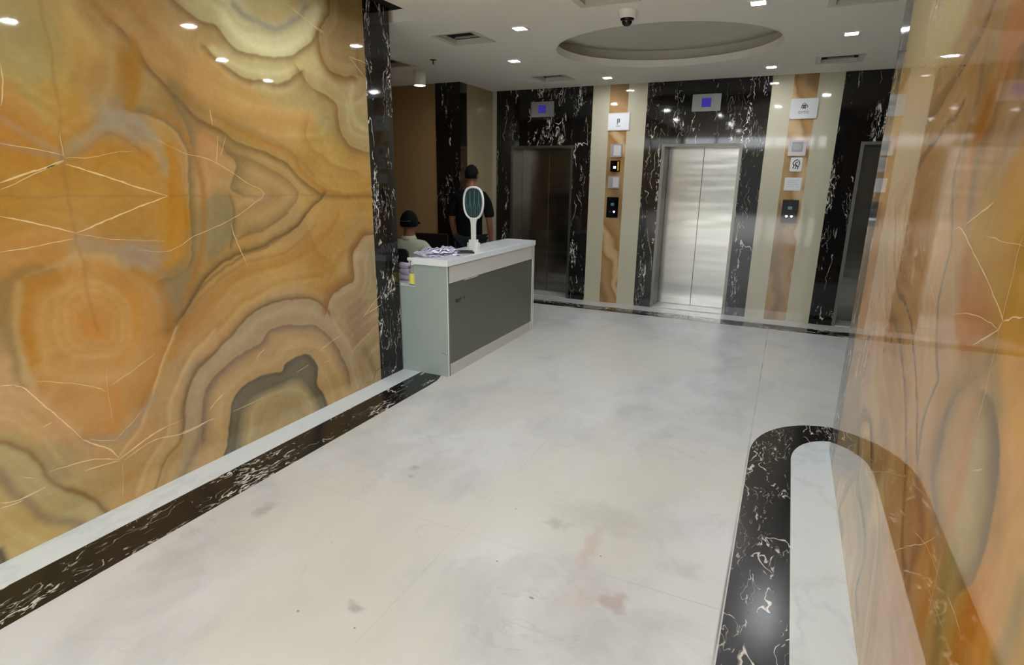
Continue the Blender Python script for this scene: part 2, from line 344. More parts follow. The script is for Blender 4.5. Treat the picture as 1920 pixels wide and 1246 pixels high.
BASE_R = [(3.674,2.417,165,140,110), (3.428,2.065,172,138,95), (3.194,2.222,180,158,100), (2.452,2.117,178,155,108), (2.794,2.140,180,155,115), (1.995,1.976,170,132,85), (1.755,1.927,180,125,75), (1.898,1.908,172,140,100), (2.843,1.885,175,135,88), (3.262,1.791,180,142,95), (2.426,1.841,178,142,95), (2.070,1.747,178,140,95), (1.842,1.779,175,135,88), (1.633,1.757,172,140,105), (1.839,1.717,165,110,50), (1.585,1.690,172,142,118), (3.364,1.601,190,150,105), (2.380,1.620,182,140,95), (2.080,1.618,185,150,115), (1.804,1.616,180,145,112), (1.665,1.603,178,145,95), (1.531,1.614,192,142,70), (3.226,1.356,195,150,108), (2.367,1.427,188,142,92), (1.887,1.466,192,150,98), (2.011,1.395,195,148,90), (1.638,1.463,178,138,72), (1.436,1.482,200,150,60), (1.453,1.417,180,135,58), (3.094,1.121,188,142,110), (2.465,1.226,185,138,90), (2.033,1.266,185,138,82), (1.778,1.341,178,145,95), (1.553,1.355,178,118,50), (1.539,1.285,185,120,55), (1.382,1.365,205,150,65), (2.875,0.968,198,150,112), (2.411,1.078,182,138,85), (1.930,1.161,192,148,95), (1.742,1.237,188,148,118), (2.897,0.711,195,155,115), (2.456,0.900,195,148,90), (2.081,0.981,190,142,85), (1.834,1.063,200,155,105), (1.581,1.173,192,155,110), (1.458,1.235,200,145,75), (1.293,1.283,205,152,75), (3.037,0.500,180,152,120), (2.546,0.737,205,165,105), (1.969,0.880,200,155,105), (1.744,0.972,200,160,115), (1.606,1.084,205,155,95), (1.429,1.149,180,148,95), (1.330,1.208,150,130,90), (1.201,1.193,212,158,80), (2.993,0.321,165,148,120), (2.271,0.652,180,140,85), (1.903,0.821,185,140,80), (1.636,0.928,180,140,100), (1.448,1.017,200,145,95), (1.330,1.025,188,158,110), (1.285,1.104,150,130,95), (1.167,1.108,200,145,80), (2.862,0.102,215,180,130), (2.368,0.380,185,165,130), (2.143,0.507,222,190,140), (1.857,0.613,200,152,100), (1.629,0.718,195,142,95), (1.477,0.881,180,145,115), (1.290,0.927,170,145,105), (1.174,0.999,190,140,85), (1.097,1.046,205,155,85), (2.482,0.062,210,175,128), (2.039,0.382,185,155,115), (1.617,0.563,195,148,98), (1.512,0.671,200,145,80), (1.359,0.806,190,152,90), (1.169,0.868,205,142,65), (1.101,0.941,200,150,85), (2.182,0.031,205,170,125), (1.818,0.319,200,155,115), (1.538,0.492,192,150,118), (1.274,0.710,185,150,85), (1.124,0.811,205,140,60), (1.012,0.927,195,150,70), (1.788,0.205,205,170,130)]
FILLS_L = [
  ([(2.086,2.432),(2.201,2.353),(2.305,2.339),(2.362,2.287),(2.441,2.25),(2.62,2.248),(2.781,2.28),(2.915,2.336),(3.012,2.414),(3.081,2.519),(3.159,2.704)], (202,190,138), 0.02, 0.75),
  ([(2.228,2.23),(2.314,2.176),(2.424,2.127),(2.547,2.111),(2.701,2.118),(2.808,2.155),(2.891,2.219),(2.984,2.364),(2.915,2.336),(2.781,2.28),(2.62,2.248),(2.441,2.25)], (196,176,118), 0.015, 0.75),
  ([(2.478,2.531),(2.572,2.449),(2.682,2.44),(2.804,2.474),(2.918,2.557),(2.961,2.654)], (182,158,100), 0.03, 0.8),
  ([(3.183,2.71),(3.16,2.598),(3.077,2.488),(3.067,2.395),(3.083,2.32),(3.161,2.253),(3.287,2.24),(3.411,2.275),(3.545,2.519),(3.569,2.808)], (156,124,74), 0.012, 0.85),
  ([(2.879,2.21),(2.937,2.142),(3.12,2.094),(3.195,1.961),(3.224,1.862),(3.325,1.78),(3.541,1.752),(3.582,2.265),(3.368,2.251),(3.037,2.219)], (174,148,98), 0.012, 0.8),
  ([(2.283,1.718),(2.454,1.681),(2.619,1.61),(2.735,1.531),(2.783,1.471),(2.697,1.387),(2.543,1.315),(2.365,1.281),(2.304,1.367),(2.284,1.478),(2.339,1.494),(2.29,1.521),(2.328,1.606),(2.338,1.678)], (180,138,80), 0.012, 0.75),
  ([(2.136,1.478),(2.258,1.475),(2.273,1.391),(2.236,1.247),(2.108,1.172),(2.095,1.33)], (152,130,88), 0.015, 0.8),
  ([(1.482,1.649),(1.579,1.693),(1.666,1.749),(1.727,1.764),(1.781,1.726),(1.887,1.664),(1.925,1.602),(1.917,1.486),(1.887,1.331),(1.84,1.275),(1.65,1.293),(1.475,1.337),(1.282,1.315),(1.187,1.293),(1.137,1.298),(1.212,1.701),(1.263,1.704),(1.348,1.683)], (188,130,46), 0.02, 0.6),
  ([(1.908,1.714),(1.963,1.717),(2.008,1.642),(2.007,1.484),(1.975,1.27),(1.922,1.166),(1.832,1.137),(1.882,1.278),(1.928,1.486),(1.932,1.602)], (192,126,34), 0.012, 0.8),
  ([(1.463,1.263),(1.364,1.233),(1.278,1.19),(1.223,1.119),(1.175,0.993),(1.155,0.834),(1.167,0.731),(1.213,0.694),(1.326,0.477),(1.438,0.306),(1.481,0.295),(1.62,0.479),(1.721,0.6),(1.809,0.73),(1.85,0.823),(1.845,0.96),(1.78,1.086),(1.697,1.161),(1.592,1.235)], (190,148,88), 0.012, 0.85),
  ([(1.448,1.223),(1.348,1.187),(1.275,1.137),(1.23,1.077),(1.203,0.96),(1.195,0.822),(1.221,0.67),(1.327,0.484),(1.443,0.338),(1.597,0.487),(1.697,0.607),(1.774,0.722),(1.808,0.833),(1.787,0.971),(1.723,1.079),(1.649,1.145),(1.534,1.22)], (194,130,56), 0.018, 0.85),
  ([(1.442,1.152),(1.349,1.125),(1.28,1.067),(1.247,0.949),(1.248,0.821),(1.291,0.72),(1.41,0.651),(1.552,0.637),(1.64,0.709),(1.688,0.861),(1.67,0.993),(1.61,1.082),(1.52,1.141)], (202,144,72), 0.035, 0.9),
  ([(1.418,1.085),(1.36,1.009),(1.349,0.91),(1.414,0.834),(1.522,0.814),(1.592,0.883),(1.595,0.992),(1.535,1.064)], (206,142,66), 0.03, 0.8),
  ([(1.002,0.574),(1.048,0.537),(1.084,0.509),(1.111,0.465),(1.138,0.415),(1.163,0.347),(1.18,0.271),(1.233,0.214),(1.296,0.149),(1.345,0.081),(1.399,-0.031),(1.248,-0.032),(0.946,-0.017),(0.894,-0.009)], (182,160,106), 0.012, 0.75),
  ([(0.984,0.478),(1.024,0.405),(1.049,0.319),(1.075,0.23),(1.119,0.142),(1.185,0.079),(1.286,-0.008),(0.946,-0.017),(0.894,-0.009)], (190,154,84), 0.03, 0.8),
  ([(1.806,0.225),(1.85,0.404),(1.899,0.501),(1.983,0.589),(2.104,0.648),(2.234,0.733),(2.355,0.802),(2.477,0.833),(2.651,0.83),(2.785,0.805),(2.887,0.748),(2.991,0.643),(3.06,0.526),(3.168,0.334),(3.228,0.016),(2.875,-0.014),(2.04,-0.02),(1.834,-0.026),(1.757,0.012)], (174,146,106), 0.014, 0.85),
  ([(1.909,0.157),(1.951,0.367),(2.014,0.463),(2.113,0.527),(2.24,0.575),(2.373,0.601),(2.44,0.66),(2.582,0.665),(2.765,0.623),(2.904,0.549),(3.027,0.402),(3.097,0.262),(3.184,0.024),(2.875,-0.014),(2.04,-0.02),(1.871,-0.02)], (192,150,94), 0.018, 0.9),
  ([(2.043,0.004),(2.112,0.234),(2.151,0.319),(2.242,0.376),(2.375,0.384),(2.515,0.373),(2.552,0.408),(2.638,0.431),(2.742,0.415),(2.813,0.317),(2.81,0.202),(2.857,0.098),(2.884,-0.018),(2.618,-0.047),(2.135,-0.11)], (106,94,70), 0.006, 0.97),
  ([(2.124,-0.033),(2.179,0.17),(2.24,0.249),(2.363,0.29),(2.554,0.293),(2.654,0.267),(2.741,0.167),(2.798,-0.0),(2.548,-0.048),(2.135,-0.11)], (180,150,100), 0.02, 0.9),
  ([(2.948,0.694),(3.004,0.768),(3.151,0.835),(3.247,0.849),(3.245,0.943),(3.254,1.043),(3.326,1.121),(3.419,1.171),(3.559,1.182),(3.554,-0.008),(3.228,0.016),(3.168,0.334),(3.06,0.526),(2.991,0.643)], (174,144,100), 0.012, 0.8),
  ([(3.156,0.667),(3.29,0.715),(3.418,0.615),(3.382,0.466),(3.238,0.377),(3.16,0.488)], (150,114,84), 0.05, 0.65),
]
BANDS_L = [
  ([(1.752,2.264),(1.854,2.177),(1.914,2.085),(2.005,1.992),(2.119,1.893),(2.249,1.825),(2.376,1.771),(2.555,1.729),(2.668,1.672),(2.807,1.58),(2.913,1.505),(3.019,1.469),(3.268,1.458),(3.564,1.461)], (118,86,50), 0.022, 'R', 0.8, 1),
  ([(2.319,1.857),(2.562,1.789),(2.677,1.75),(2.778,1.707),(2.835,1.629),(2.964,1.53),(3.135,1.479),(3.565,1.476)], (172,108,32), 0.03, 'R', 0.6, 0),
  ([(2.011,2.029),(2.127,1.944),(2.273,1.881),(2.492,1.828),(2.679,1.765),(2.82,1.693),(2.923,1.597)], (150,110,62), 0.03, 'B', 0.45, 0),
  ([(1.791,2.294),(1.881,2.193),(1.969,2.106),(2.095,2.028),(2.237,1.97),(2.398,1.933),(2.658,1.929),(2.984,1.943)], (200,142,80), 0.05, 'B', 0.5, 1),
  ([(2.082,2.408),(2.201,2.353),(2.305,2.339),(2.362,2.287),(2.441,2.25),(2.62,2.248),(2.781,2.28),(2.915,2.336),(3.012,2.414),(3.067,2.501)], (118,86,50), 0.022, 'R', 0.75, 1),
  ([(2.362,2.402),(2.451,2.331),(2.552,2.297),(2.704,2.305),(2.831,2.35),(2.947,2.431),(3.024,2.522),(3.055,2.604)], (222,214,165), 0.06, 'B', 0.75, 0),
  ([(2.437,2.47),(2.517,2.437),(2.622,2.413),(2.76,2.436),(2.891,2.507),(2.966,2.597)], (140,135,118), 0.035, 'B', 0.75, 0),
  ([(2.228,2.23),(2.314,2.176),(2.424,2.127),(2.547,2.111),(2.701,2.118),(2.808,2.155),(2.891,2.219)], (118,86,50), 0.018, 'R', 0.75, 1),
  ([(2.275,2.232),(2.398,2.183),(2.534,2.157),(2.708,2.169),(2.837,2.219)], (212,200,145), 0.03, 'B', 0.6, 0),
  ([(3.18,2.679),(3.16,2.598),(3.066,2.486),(3.067,2.395),(3.083,2.32),(3.161,2.253),(3.287,2.24),(3.382,2.253)], (120,76,30), 0.035, 'R', 0.75, 1),
  ([(3.431,2.496),(3.42,2.378),(3.425,2.277),(3.598,2.267)], (130,85,48), 0.03, 'L', 0.5, 0),
  ([(2.879,2.21),(2.937,2.142),(3.026,2.115),(3.12,2.094),(3.19,2.045),(3.195,1.961),(3.224,1.862),(3.325,1.78),(3.556,1.753)], (125,85,42), 0.04, 'R', 0.75, 1),
  ([(3.362,2.183),(3.323,2.059),(3.369,1.959),(3.538,1.9)], (190,172,128), 0.05, 'B', 0.5, 0),
  ([(2.911,1.905),(2.891,1.824),(2.985,1.731),(3.127,1.668),(3.367,1.619)], (165,112,48), 0.04, 'R', 0.5, 0),
  ([(2.937,2.142),(3.017,2.026),(3.008,1.945)], (168,145,95), 0.06, 'B', 0.5, 0),
  ([(2.283,1.718),(2.338,1.678),(2.328,1.606),(2.29,1.521),(2.339,1.494)], (125,100,62), 0.05, 'L', 0.8, 0),
  ([(2.283,1.718),(2.454,1.681),(2.619,1.61),(2.735,1.531),(2.784,1.474),(2.697,1.387),(2.543,1.315),(2.363,1.266)], (135,105,70), 0.018, 'R', 0.65, 1),
  ([(3.018,1.465),(2.877,1.388),(2.751,1.285),(2.614,1.23),(2.408,1.177),(2.239,1.142),(2.112,1.084),(2.021,1.011),(1.946,0.923),(1.825,0.811)], (105,78,45), 0.02, 'R', 0.85, 1),
  ([(2.445,1.466),(2.613,1.478),(2.44,1.429)], (160,125,92), 0.03, 'B', 0.5, 0),
  ([(1.782,1.878),(1.88,1.87),(1.981,1.83),(2.038,1.746),(2.064,1.669),(2.047,1.483),(2.019,1.266),(1.996,1.157),(1.927,1.096),(1.809,1.073)], (125,100,62), 0.028, 'L', 0.85, 1),
  ([(1.963,1.717),(1.949,1.486),(1.91,1.276),(1.856,1.201)], (190,120,22), 0.05, 'B', 0.8, 0),
  ([(1.92,1.874),(1.998,1.856),(2.057,1.773),(2.101,1.67),(2.12,1.536),(2.116,1.399),(2.088,1.26),(1.996,1.058),(1.916,0.928)], (175,110,45), 0.025, 'B', 0.7, 1),
  ([(2.2,1.48),(2.238,1.393),(2.202,1.25),(2.124,1.17)], (140,118,78), 0.07, 'B', 0.75, 0),
  ([(2.267,1.478),(2.281,1.391),(2.238,1.202)], (115,90,58), 0.015, 'L', 0.7, 0),
  ([(1.856,2.188),(1.858,2.11),(1.834,2.016),(1.791,1.896)], (172,112,30), 0.04, 'B', 0.8, 1),
  ([(1.74,2.324),(1.749,2.242),(1.741,2.058),(1.699,1.942),(1.605,1.844)], (190,155,95), 0.05, 'B', 0.35, 0),
  ([(1.695,2.312),(1.733,2.28),(1.76,2.244)], (170,105,35), 0.04, 'B', 0.5, 0),
  ([(2.004,1.986),(2.022,1.921),(2.067,1.837),(2.083,1.748)], (125,105,70), 0.035, 'L', 0.8, 0),
  ([(1.941,1.094),(1.898,1.003),(1.839,0.902),(1.839,0.808)], (140,115,78), 0.07, 'B', 0.8, 0),
  ([(1.488,1.651),(1.58,1.699),(1.644,1.747),(1.715,1.763),(1.77,1.731),(1.849,1.675)], (165,112,62), 0.014, 'L', 0.7, 1),
  ([(1.479,1.662),(1.614,1.768),(1.715,1.832),(1.8,1.839),(1.869,1.797),(1.908,1.714),(1.92,1.614)], (165,148,125), 0.05, 'B', 0.6, 0),
  ([(1.301,1.912),(1.36,1.85),(1.411,1.774),(1.465,1.694)], (205,130,45), 0.06, 'B', 0.6, 0),
  ([(1.281,1.803),(1.344,1.759),(1.409,1.712),(1.474,1.662)], (180,142,105), 0.03, 'B', 0.6, 1),
  ([(1.263,1.704),(1.349,1.688),(1.474,1.662)], (170,135,105), 0.02, 'B', 0.6, 0),
  ([(1.482,1.314),(1.586,1.268),(1.694,1.181),(1.768,1.158),(1.856,1.201)], (165,135,105), 0.05, 'B', 0.6, 0),
  ([(1.192,1.318),(1.282,1.315),(1.465,1.338)], (200,130,55), 0.03, 'B', 0.5, 0),
  ([(1.358,1.206),(1.261,1.159),(1.211,1.1),(1.165,0.996),(1.147,0.836),(1.165,0.718)], (140,105,60), 0.02, 'L', 0.6, 1),
  ([(1.136,1.016),(1.183,1.125),(1.232,1.184),(1.317,1.212)], (140,110,65), 0.03, 'B', 0.6, 0),
  ([(1.357,1.165),(1.269,1.138),(1.23,1.077),(1.211,0.958),(1.214,0.831)], (182,112,22), 0.05, 'B', 0.75, 1),
  ([(1.225,1.145),(1.188,1.031),(1.167,0.886),(1.186,0.74)], (195,158,100), 0.03, 'B', 0.6, 0),
  ([(1.695,1.146),(1.778,1.071),(1.828,0.964),(1.824,0.829),(1.779,0.703),(1.702,0.588),(1.62,0.479)], (178,105,28), 0.04, 'B', 0.7, 1),
  ([(1.648,1.045),(1.673,0.961),(1.643,0.823),(1.552,0.734)], (205,128,35), 0.05, 'B', 0.5, 0),
  ([(1.394,1.06),(1.357,0.952),(1.379,0.859),(1.464,0.806),(1.565,0.81),(1.602,0.944),(1.56,1.045),(1.47,1.083),(1.394,1.06)], (210,160,85), 0.02, 'B', 0.4, 1),
  ([(1.46,0.944),(1.479,0.894)], (212,125,40), 0.07, 'B', 0.6, 0),
  ([(1.502,0.604),(1.498,0.491),(1.464,0.421)], (200,118,38), 0.06, 'B', 0.6, 0),
  ([(1.798,0.986),(1.874,1.039),(1.973,1.108)], (150,125,85), 0.04, 'B', 0.5, 0),
  ([(1.856,0.819),(1.812,0.745),(1.756,0.654),(1.697,0.544),(1.642,0.424),(1.586,0.35),(1.483,0.255)], (220,175,110), 0.01, 'L', 0.8, 1),
  ([(1.691,0.503),(1.617,0.423),(1.538,0.359),(1.481,0.352),(1.388,0.391)], (160,135,115), 0.04, 'B', 0.6, 1),
  ([(1.355,0.396),(1.485,0.323),(1.589,0.37)], (175,130,85), 0.03, 'B', 0.5, 1),
  ([(1.048,0.537),(1.084,0.509),(1.111,0.465),(1.138,0.415),(1.163,0.347),(1.18,0.271),(1.233,0.214),(1.296,0.149),(1.345,0.081),(1.385,-0.001)], (125,88,48), 0.02, 'B', 0.8, 1),
  ([(1.065,0.627),(1.112,0.591),(1.158,0.527),(1.204,0.452),(1.246,0.336)], (205,162,105), 0.025, 'B', 0.5, 1),
  ([(1.039,0.488),(1.072,0.446),(1.104,0.347),(1.142,0.271),(1.203,0.18),(1.283,0.073)], (175,155,100), 0.05, 'B', 0.5, 0),
  ([(1.024,0.405),(1.049,0.319),(1.075,0.23),(1.119,0.142),(1.185,0.079),(1.271,0.007)], (130,105,80), 0.035, 'B', 0.7, 1),
  ([(0.959,0.052),(0.965,0.013),(0.974,-0.012)], (50,45,35), 0.03, 'B', 0.8, 0),
  ([(2.07,0.746),(1.93,0.636),(1.821,0.514),(1.765,0.4),(1.722,0.259),(1.594,0.148),(1.533,0.022)], (208,165,108), 0.022, 'B', 0.7, 1),
  ([(2.053,0.625),(1.954,0.561),(1.868,0.452),(1.828,0.296),(1.774,0.202),(1.685,0.127),(1.624,0.008)], (140,100,58), 0.016, 'B', 0.7, 1),
  ([(2.027,0.445),(1.965,0.384),(1.916,0.213),(1.865,0.114),(1.779,0.011)], (135,108,85), 0.04, 'B', 0.6, 0),
  ([(1.156,1.015),(1.15,0.908),(1.149,0.754)], (150,120,72), 0.03, 'B', 0.6, 0),
  ([(2.829,1.358),(2.7,1.255),(2.506,1.187),(2.359,1.156),(2.218,1.105),(2.084,1.035),(1.979,0.966),(1.898,0.875)], (105,78,45), 0.014, 'B', 0.5, 0),
  ([(2.681,1.365),(2.504,1.293),(2.302,1.241)], (120,88,55), 0.014, 'B', 0.6, 0),
  ([(1.881,0.761),(2.037,0.879),(2.147,0.959),(2.33,1.044),(2.583,1.07),(2.784,1.109),(3.011,1.218),(3.139,1.343)], (180,115,45), 0.04, 'B', 0.5, 1),
  ([(1.892,0.834),(2.01,0.939),(2.13,1.017),(2.296,1.095),(2.468,1.12),(2.688,1.144),(2.907,1.278)], (165,108,50), 0.018, 'B', 0.5, 1),
  ([(1.85,0.55),(1.97,0.661),(2.116,0.737),(2.304,0.849),(2.564,0.911),(2.906,0.922)], (200,152,90), 0.022, 'B', 0.5, 1),
  ([(2.992,1.032),(3.097,1.115),(3.223,1.159),(3.446,1.227),(3.563,1.233)], (190,140,70), 0.035, 'B', 0.5, 1),
  ([(2.849,1.231),(2.924,1.093),(2.993,1.039)], (168,110,42), 0.05, 'R', 0.5, 0),
  ([(1.811,0.258),(1.85,0.404),(1.899,0.501),(1.983,0.589),(2.104,0.648),(2.234,0.733),(2.355,0.802),(2.477,0.833),(2.651,0.83),(2.785,0.805),(2.887,0.748),(2.991,0.643)], (115,85,52), 0.018, 'L', 0.85, 1),
  ([(1.888,0.344),(1.941,0.464),(2.041,0.56),(2.223,0.652),(2.391,0.746),(2.577,0.757),(2.775,0.716),(2.984,0.573),(3.159,0.244),(3.207,0.039)], (178,150,118), 0.05, 'B', 0.6, 0),
  ([(1.909,0.157),(1.951,0.367),(2.014,0.463),(2.113,0.527),(2.24,0.575),(2.373,0.601),(2.44,0.66),(2.582,0.665),(2.765,0.623),(2.904,0.549),(3.027,0.402),(3.097,0.262),(3.147,0.107)], (125,95,75), 0.035, 'R', 0.85, 1),
  ([(2.031,0.129),(2.059,0.328),(2.149,0.406),(2.28,0.451),(2.46,0.449),(2.581,0.52),(2.75,0.489),(2.924,0.371),(3.023,0.147),(3.069,-0.024)], (200,155,95), 0.04, 'B', 0.5, 1),
  ([(2.948,0.694),(3.004,0.768),(3.151,0.835),(3.247,0.849),(3.245,0.943),(3.254,1.043),(3.326,1.121),(3.419,1.171),(3.559,1.182)], (128,82,35), 0.035, 'L', 0.85, 1),
  ([(2.923,0.727),(2.97,0.816),(3.093,0.866),(3.198,0.892)], (160,98,38), 0.05, 'B', 0.6, 0),
  ([(3.453,1.035),(3.465,0.898),(3.526,0.766)], (145,125,92), 0.06, 'B', 0.6, 0),
  ([(3.285,0.656),(3.273,0.522),(3.24,0.407)], (148,112,85), 0.07, 'B', 0.65, 0),
  ([(3.552,0.459),(3.403,0.43),(3.26,0.371),(3.165,0.304),(3.175,0.177),(3.228,0.016)], (190,155,110), 0.02, 'B', 0.8, 1),
  ([(2.992,0.657),(3.06,0.526),(3.168,0.334)], (195,160,115), 0.03, 'B', 0.7, 0),
  ([(3.322,0.307),(3.385,0.21),(3.426,0.116)], (138,105,72), 0.06, 'B', 0.6, 0),
  ([(3.549,0.095),(3.448,0.093),(3.406,0.023),(3.323,0.042)], (120,90,60), 0.014, 'B', 0.6, 0),
  ([(2.043,0.004),(2.112,0.234),(2.151,0.319),(2.242,0.376),(2.375,0.384),(2.515,0.373),(2.552,0.408),(2.638,0.431),(2.742,0.415),(2.813,0.317),(2.81,0.202),(2.857,0.098),(2.876,0.0)], (88,76,56), 0.045, 'R', 1, 0),
  ([(2.066,-0.006),(2.121,0.18),(2.163,0.29),(2.252,0.347),(2.372,0.359),(2.527,0.342),(2.597,0.368),(2.7,0.364),(2.757,0.305),(2.765,0.217),(2.818,0.096),(2.838,0.007)], (108,96,72), 0.035, 'B', 0.9, 0),
  ([(2.668,0.388),(2.713,0.319),(2.723,0.245)], (112,100,75), 0.06, 'B', 0.9, 0),
  ([(2.105,-0.018),(2.174,0.185),(2.241,0.262),(2.364,0.296),(2.555,0.299),(2.654,0.267),(2.75,0.164),(2.809,0.01)], (128,118,88), 0.022, 'R', 0.8, 1),
  ([(2.21,0.027),(2.294,0.216),(2.452,0.252),(2.614,0.224),(2.725,0.1),(2.733,0.009)], (188,165,112), 0.04, 'B', 0.7, 1),
  ([(2.35,0.062),(2.475,0.177),(2.622,0.137)], (172,135,82), 0.06, 'B', 0.5, 1),
  ([(1.499,2.264),(1.5,1.946),(1.478,1.67),(1.472,1.493),(1.476,1.344),(1.478,1.215),(1.484,0.892)], (150,105,60), 0.012, 'B', 0.35, 0),
  ([(1.226,1.501),(1.514,1.498),(2.015,1.489),(2.523,1.475),(3.533,1.461)], (150,105,60), 0.01, 'B', 0.35, 0),
]
VEINS_L = [
  ([(1.236,1.555),(1.341,1.595),(1.392,1.611),(1.477,1.646)], 0.012),
  ([(1.231,1.531),(1.288,1.553),(1.359,1.59),(1.476,1.643)], 0.005),
  ([(1.482,1.632),(1.639,1.581),(1.775,1.533),(1.917,1.489)], 0.01),
  ([(1.917,1.489),(1.761,1.44),(1.606,1.387),(1.476,1.341)], 0.01),
  ([(1.476,1.341),(1.342,1.387),(1.212,1.426)], 0.009),
  ([(1.883,1.762),(1.965,1.729),(2.045,1.695),(2.164,1.675),(2.287,1.62),(2.418,1.541),(2.498,1.511),(2.503,1.472),(2.421,1.429),(2.304,1.367),(2.144,1.312),(2.029,1.279),(1.887,1.217),(1.729,1.241)], 0.004),
  ([(2.216,1.928),(2.218,1.889),(2.22,1.847)], 0.005),
  ([(2.245,1.798),(2.216,1.646)], 0.004),
  ([(2.295,1.801),(2.246,1.689)], 0.003),
  ([(2.825,2.566),(2.978,2.512),(3.11,2.464)], 0.005),
  ([(2.41,2.4),(2.495,2.333)], 0.004),
  ([(3.339,2.377),(3.508,2.255)], 0.004),
  ([(3.339,2.377),(3.546,2.361)], 0.005),
  ([(2.989,2.507),(3.116,2.478)], 0.004),
  ([(2.265,1.333),(2.274,1.273),(2.313,1.164),(2.347,1.075)], 0.006),
  ([(3.552,0.695),(3.434,0.632),(3.335,0.569)], 0.007),
  ([(3.563,0.618),(3.43,0.591),(3.329,0.571)], 0.007),
  ([(1.263,1.704),(1.368,1.689),(1.476,1.669)], 0.004),
  ([(1.186,1.287),(1.297,1.297),(1.461,1.318)], 0.005),
  ([(1.484,1.657),(1.596,1.664),(1.679,1.686),(1.777,1.696)], 0.003),
  ([(1.475,1.337),(1.616,1.302),(1.867,1.269)], 0.003),
  ([(1.318,2.004),(1.315,1.942),(1.293,1.843)], 0.006),
  ([(1.481,1.758),(1.48,1.694),(1.479,1.662)], 0.004),
  ([(1.133,0.742),(1.17,0.712),(1.219,0.623),(1.285,0.513),(1.34,0.407)], 0.007),
  ([(1.34,0.407),(1.384,0.363),(1.438,0.318),(1.477,0.247)], 0.009),
  ([(1.188,0.317),(1.289,0.307),(1.372,0.292),(1.481,0.24)], 0.007),
  ([(1.322,0.254),(1.4,0.247),(1.482,0.233)], 0.006),
  ([(1.477,0.242),(1.553,0.267),(1.637,0.295),(1.73,0.312)], 0.01),
  ([(1.498,0.227),(1.569,0.248),(1.664,0.267),(1.791,0.241),(1.896,0.239),(2.001,0.257)], 0.006),
  ([(1.573,0.269),(1.681,0.31),(1.825,0.314)], 0.003),
  ([(1.203,0.738),(1.287,0.705),(1.368,0.669),(1.445,0.624),(1.475,0.594)], 0.004),
  ([(1.502,0.62),(1.596,0.655),(1.729,0.714)], 0.004),
  ([(0.998,0.263),(1.064,0.244),(1.162,0.256)], 0.009),
  ([(0.994,0.242),(1.034,0.238),(1.077,0.238)], 0.005),
  ([(1.088,0.339),(1.134,0.313)], 0.005),
  ([(1.198,0.524),(1.241,0.535)], 0.006),
  ([(1.088,0.753),(1.133,0.744)], 0.006),
  ([(1.481,0.352),(1.554,0.395),(1.62,0.443)], 0.003),
  ([(1.364,0.401),(1.419,0.366),(1.488,0.343)], 0.003),
  ([(1.495,0.711),(1.483,0.616),(1.48,0.435)], 0.002),
  ([(1.486,0.222),(1.48,0.149),(1.46,0.04)], 0.002),
  ([(1.987,0.312),(2.029,0.345),(2.085,0.373)], 0.007),
  ([(2.331,0.509),(2.365,0.54),(2.412,0.559)], 0.006),
  ([(2.852,0.42),(2.973,0.46),(3.072,0.482)], 0.005),
  ([(2.127,0.247),(2.24,0.249),(2.359,0.258)], 0.004),
  ([(1.804,0.249),(1.873,0.244),(1.947,0.25),(2.009,0.249)], 0.006),
  ([(2.881,0.332),(2.979,0.323)], 0.004),
  ([(2.636,0.335),(2.753,0.356)], 0.004),
]
FILLS_R = [
  ([(1.402,1.24),(1.528,1.165),(1.584,1.095),(1.614,1.025),(1.629,0.953),(1.617,0.889),(1.554,0.849),(1.43,0.841),(1.33,0.826),(1.257,0.83),(1.217,0.915),(1.216,1.005),(1.225,1.071),(1.258,1.124),(1.299,1.153),(1.343,1.181)], (150,128,92), 0.02, 0.75),
  ([(1.404,1.214),(1.495,1.152),(1.535,1.09),(1.569,1.03),(1.588,0.966),(1.574,0.908),(1.518,0.873),(1.412,0.865),(1.316,0.861),(1.264,0.858),(1.25,0.916),(1.253,0.997),(1.264,1.059),(1.294,1.108),(1.335,1.139)], (198,158,104), 0.03, 0.85),
  ([(1.396,1.184),(1.383,1.071),(1.373,0.953),(1.351,0.876),(1.271,0.866),(1.25,0.916),(1.26,0.992),(1.278,1.051),(1.31,1.101),(1.356,1.142)], (182,158,112), 0.02, 0.7),
  ([(1.744,1.281),(1.645,1.304),(1.538,1.318),(1.439,1.323),(1.418,1.313),(1.479,1.283),(1.535,1.255),(1.583,1.23),(1.638,1.217),(1.681,1.232)], (184,122,60), 0.01, 0.9),
  ([(1.805,1.496),(1.617,1.558),(1.397,1.61),(1.245,1.385),(1.391,1.34),(1.577,1.409)], (188,146,66), 0.02, 0.5),
]
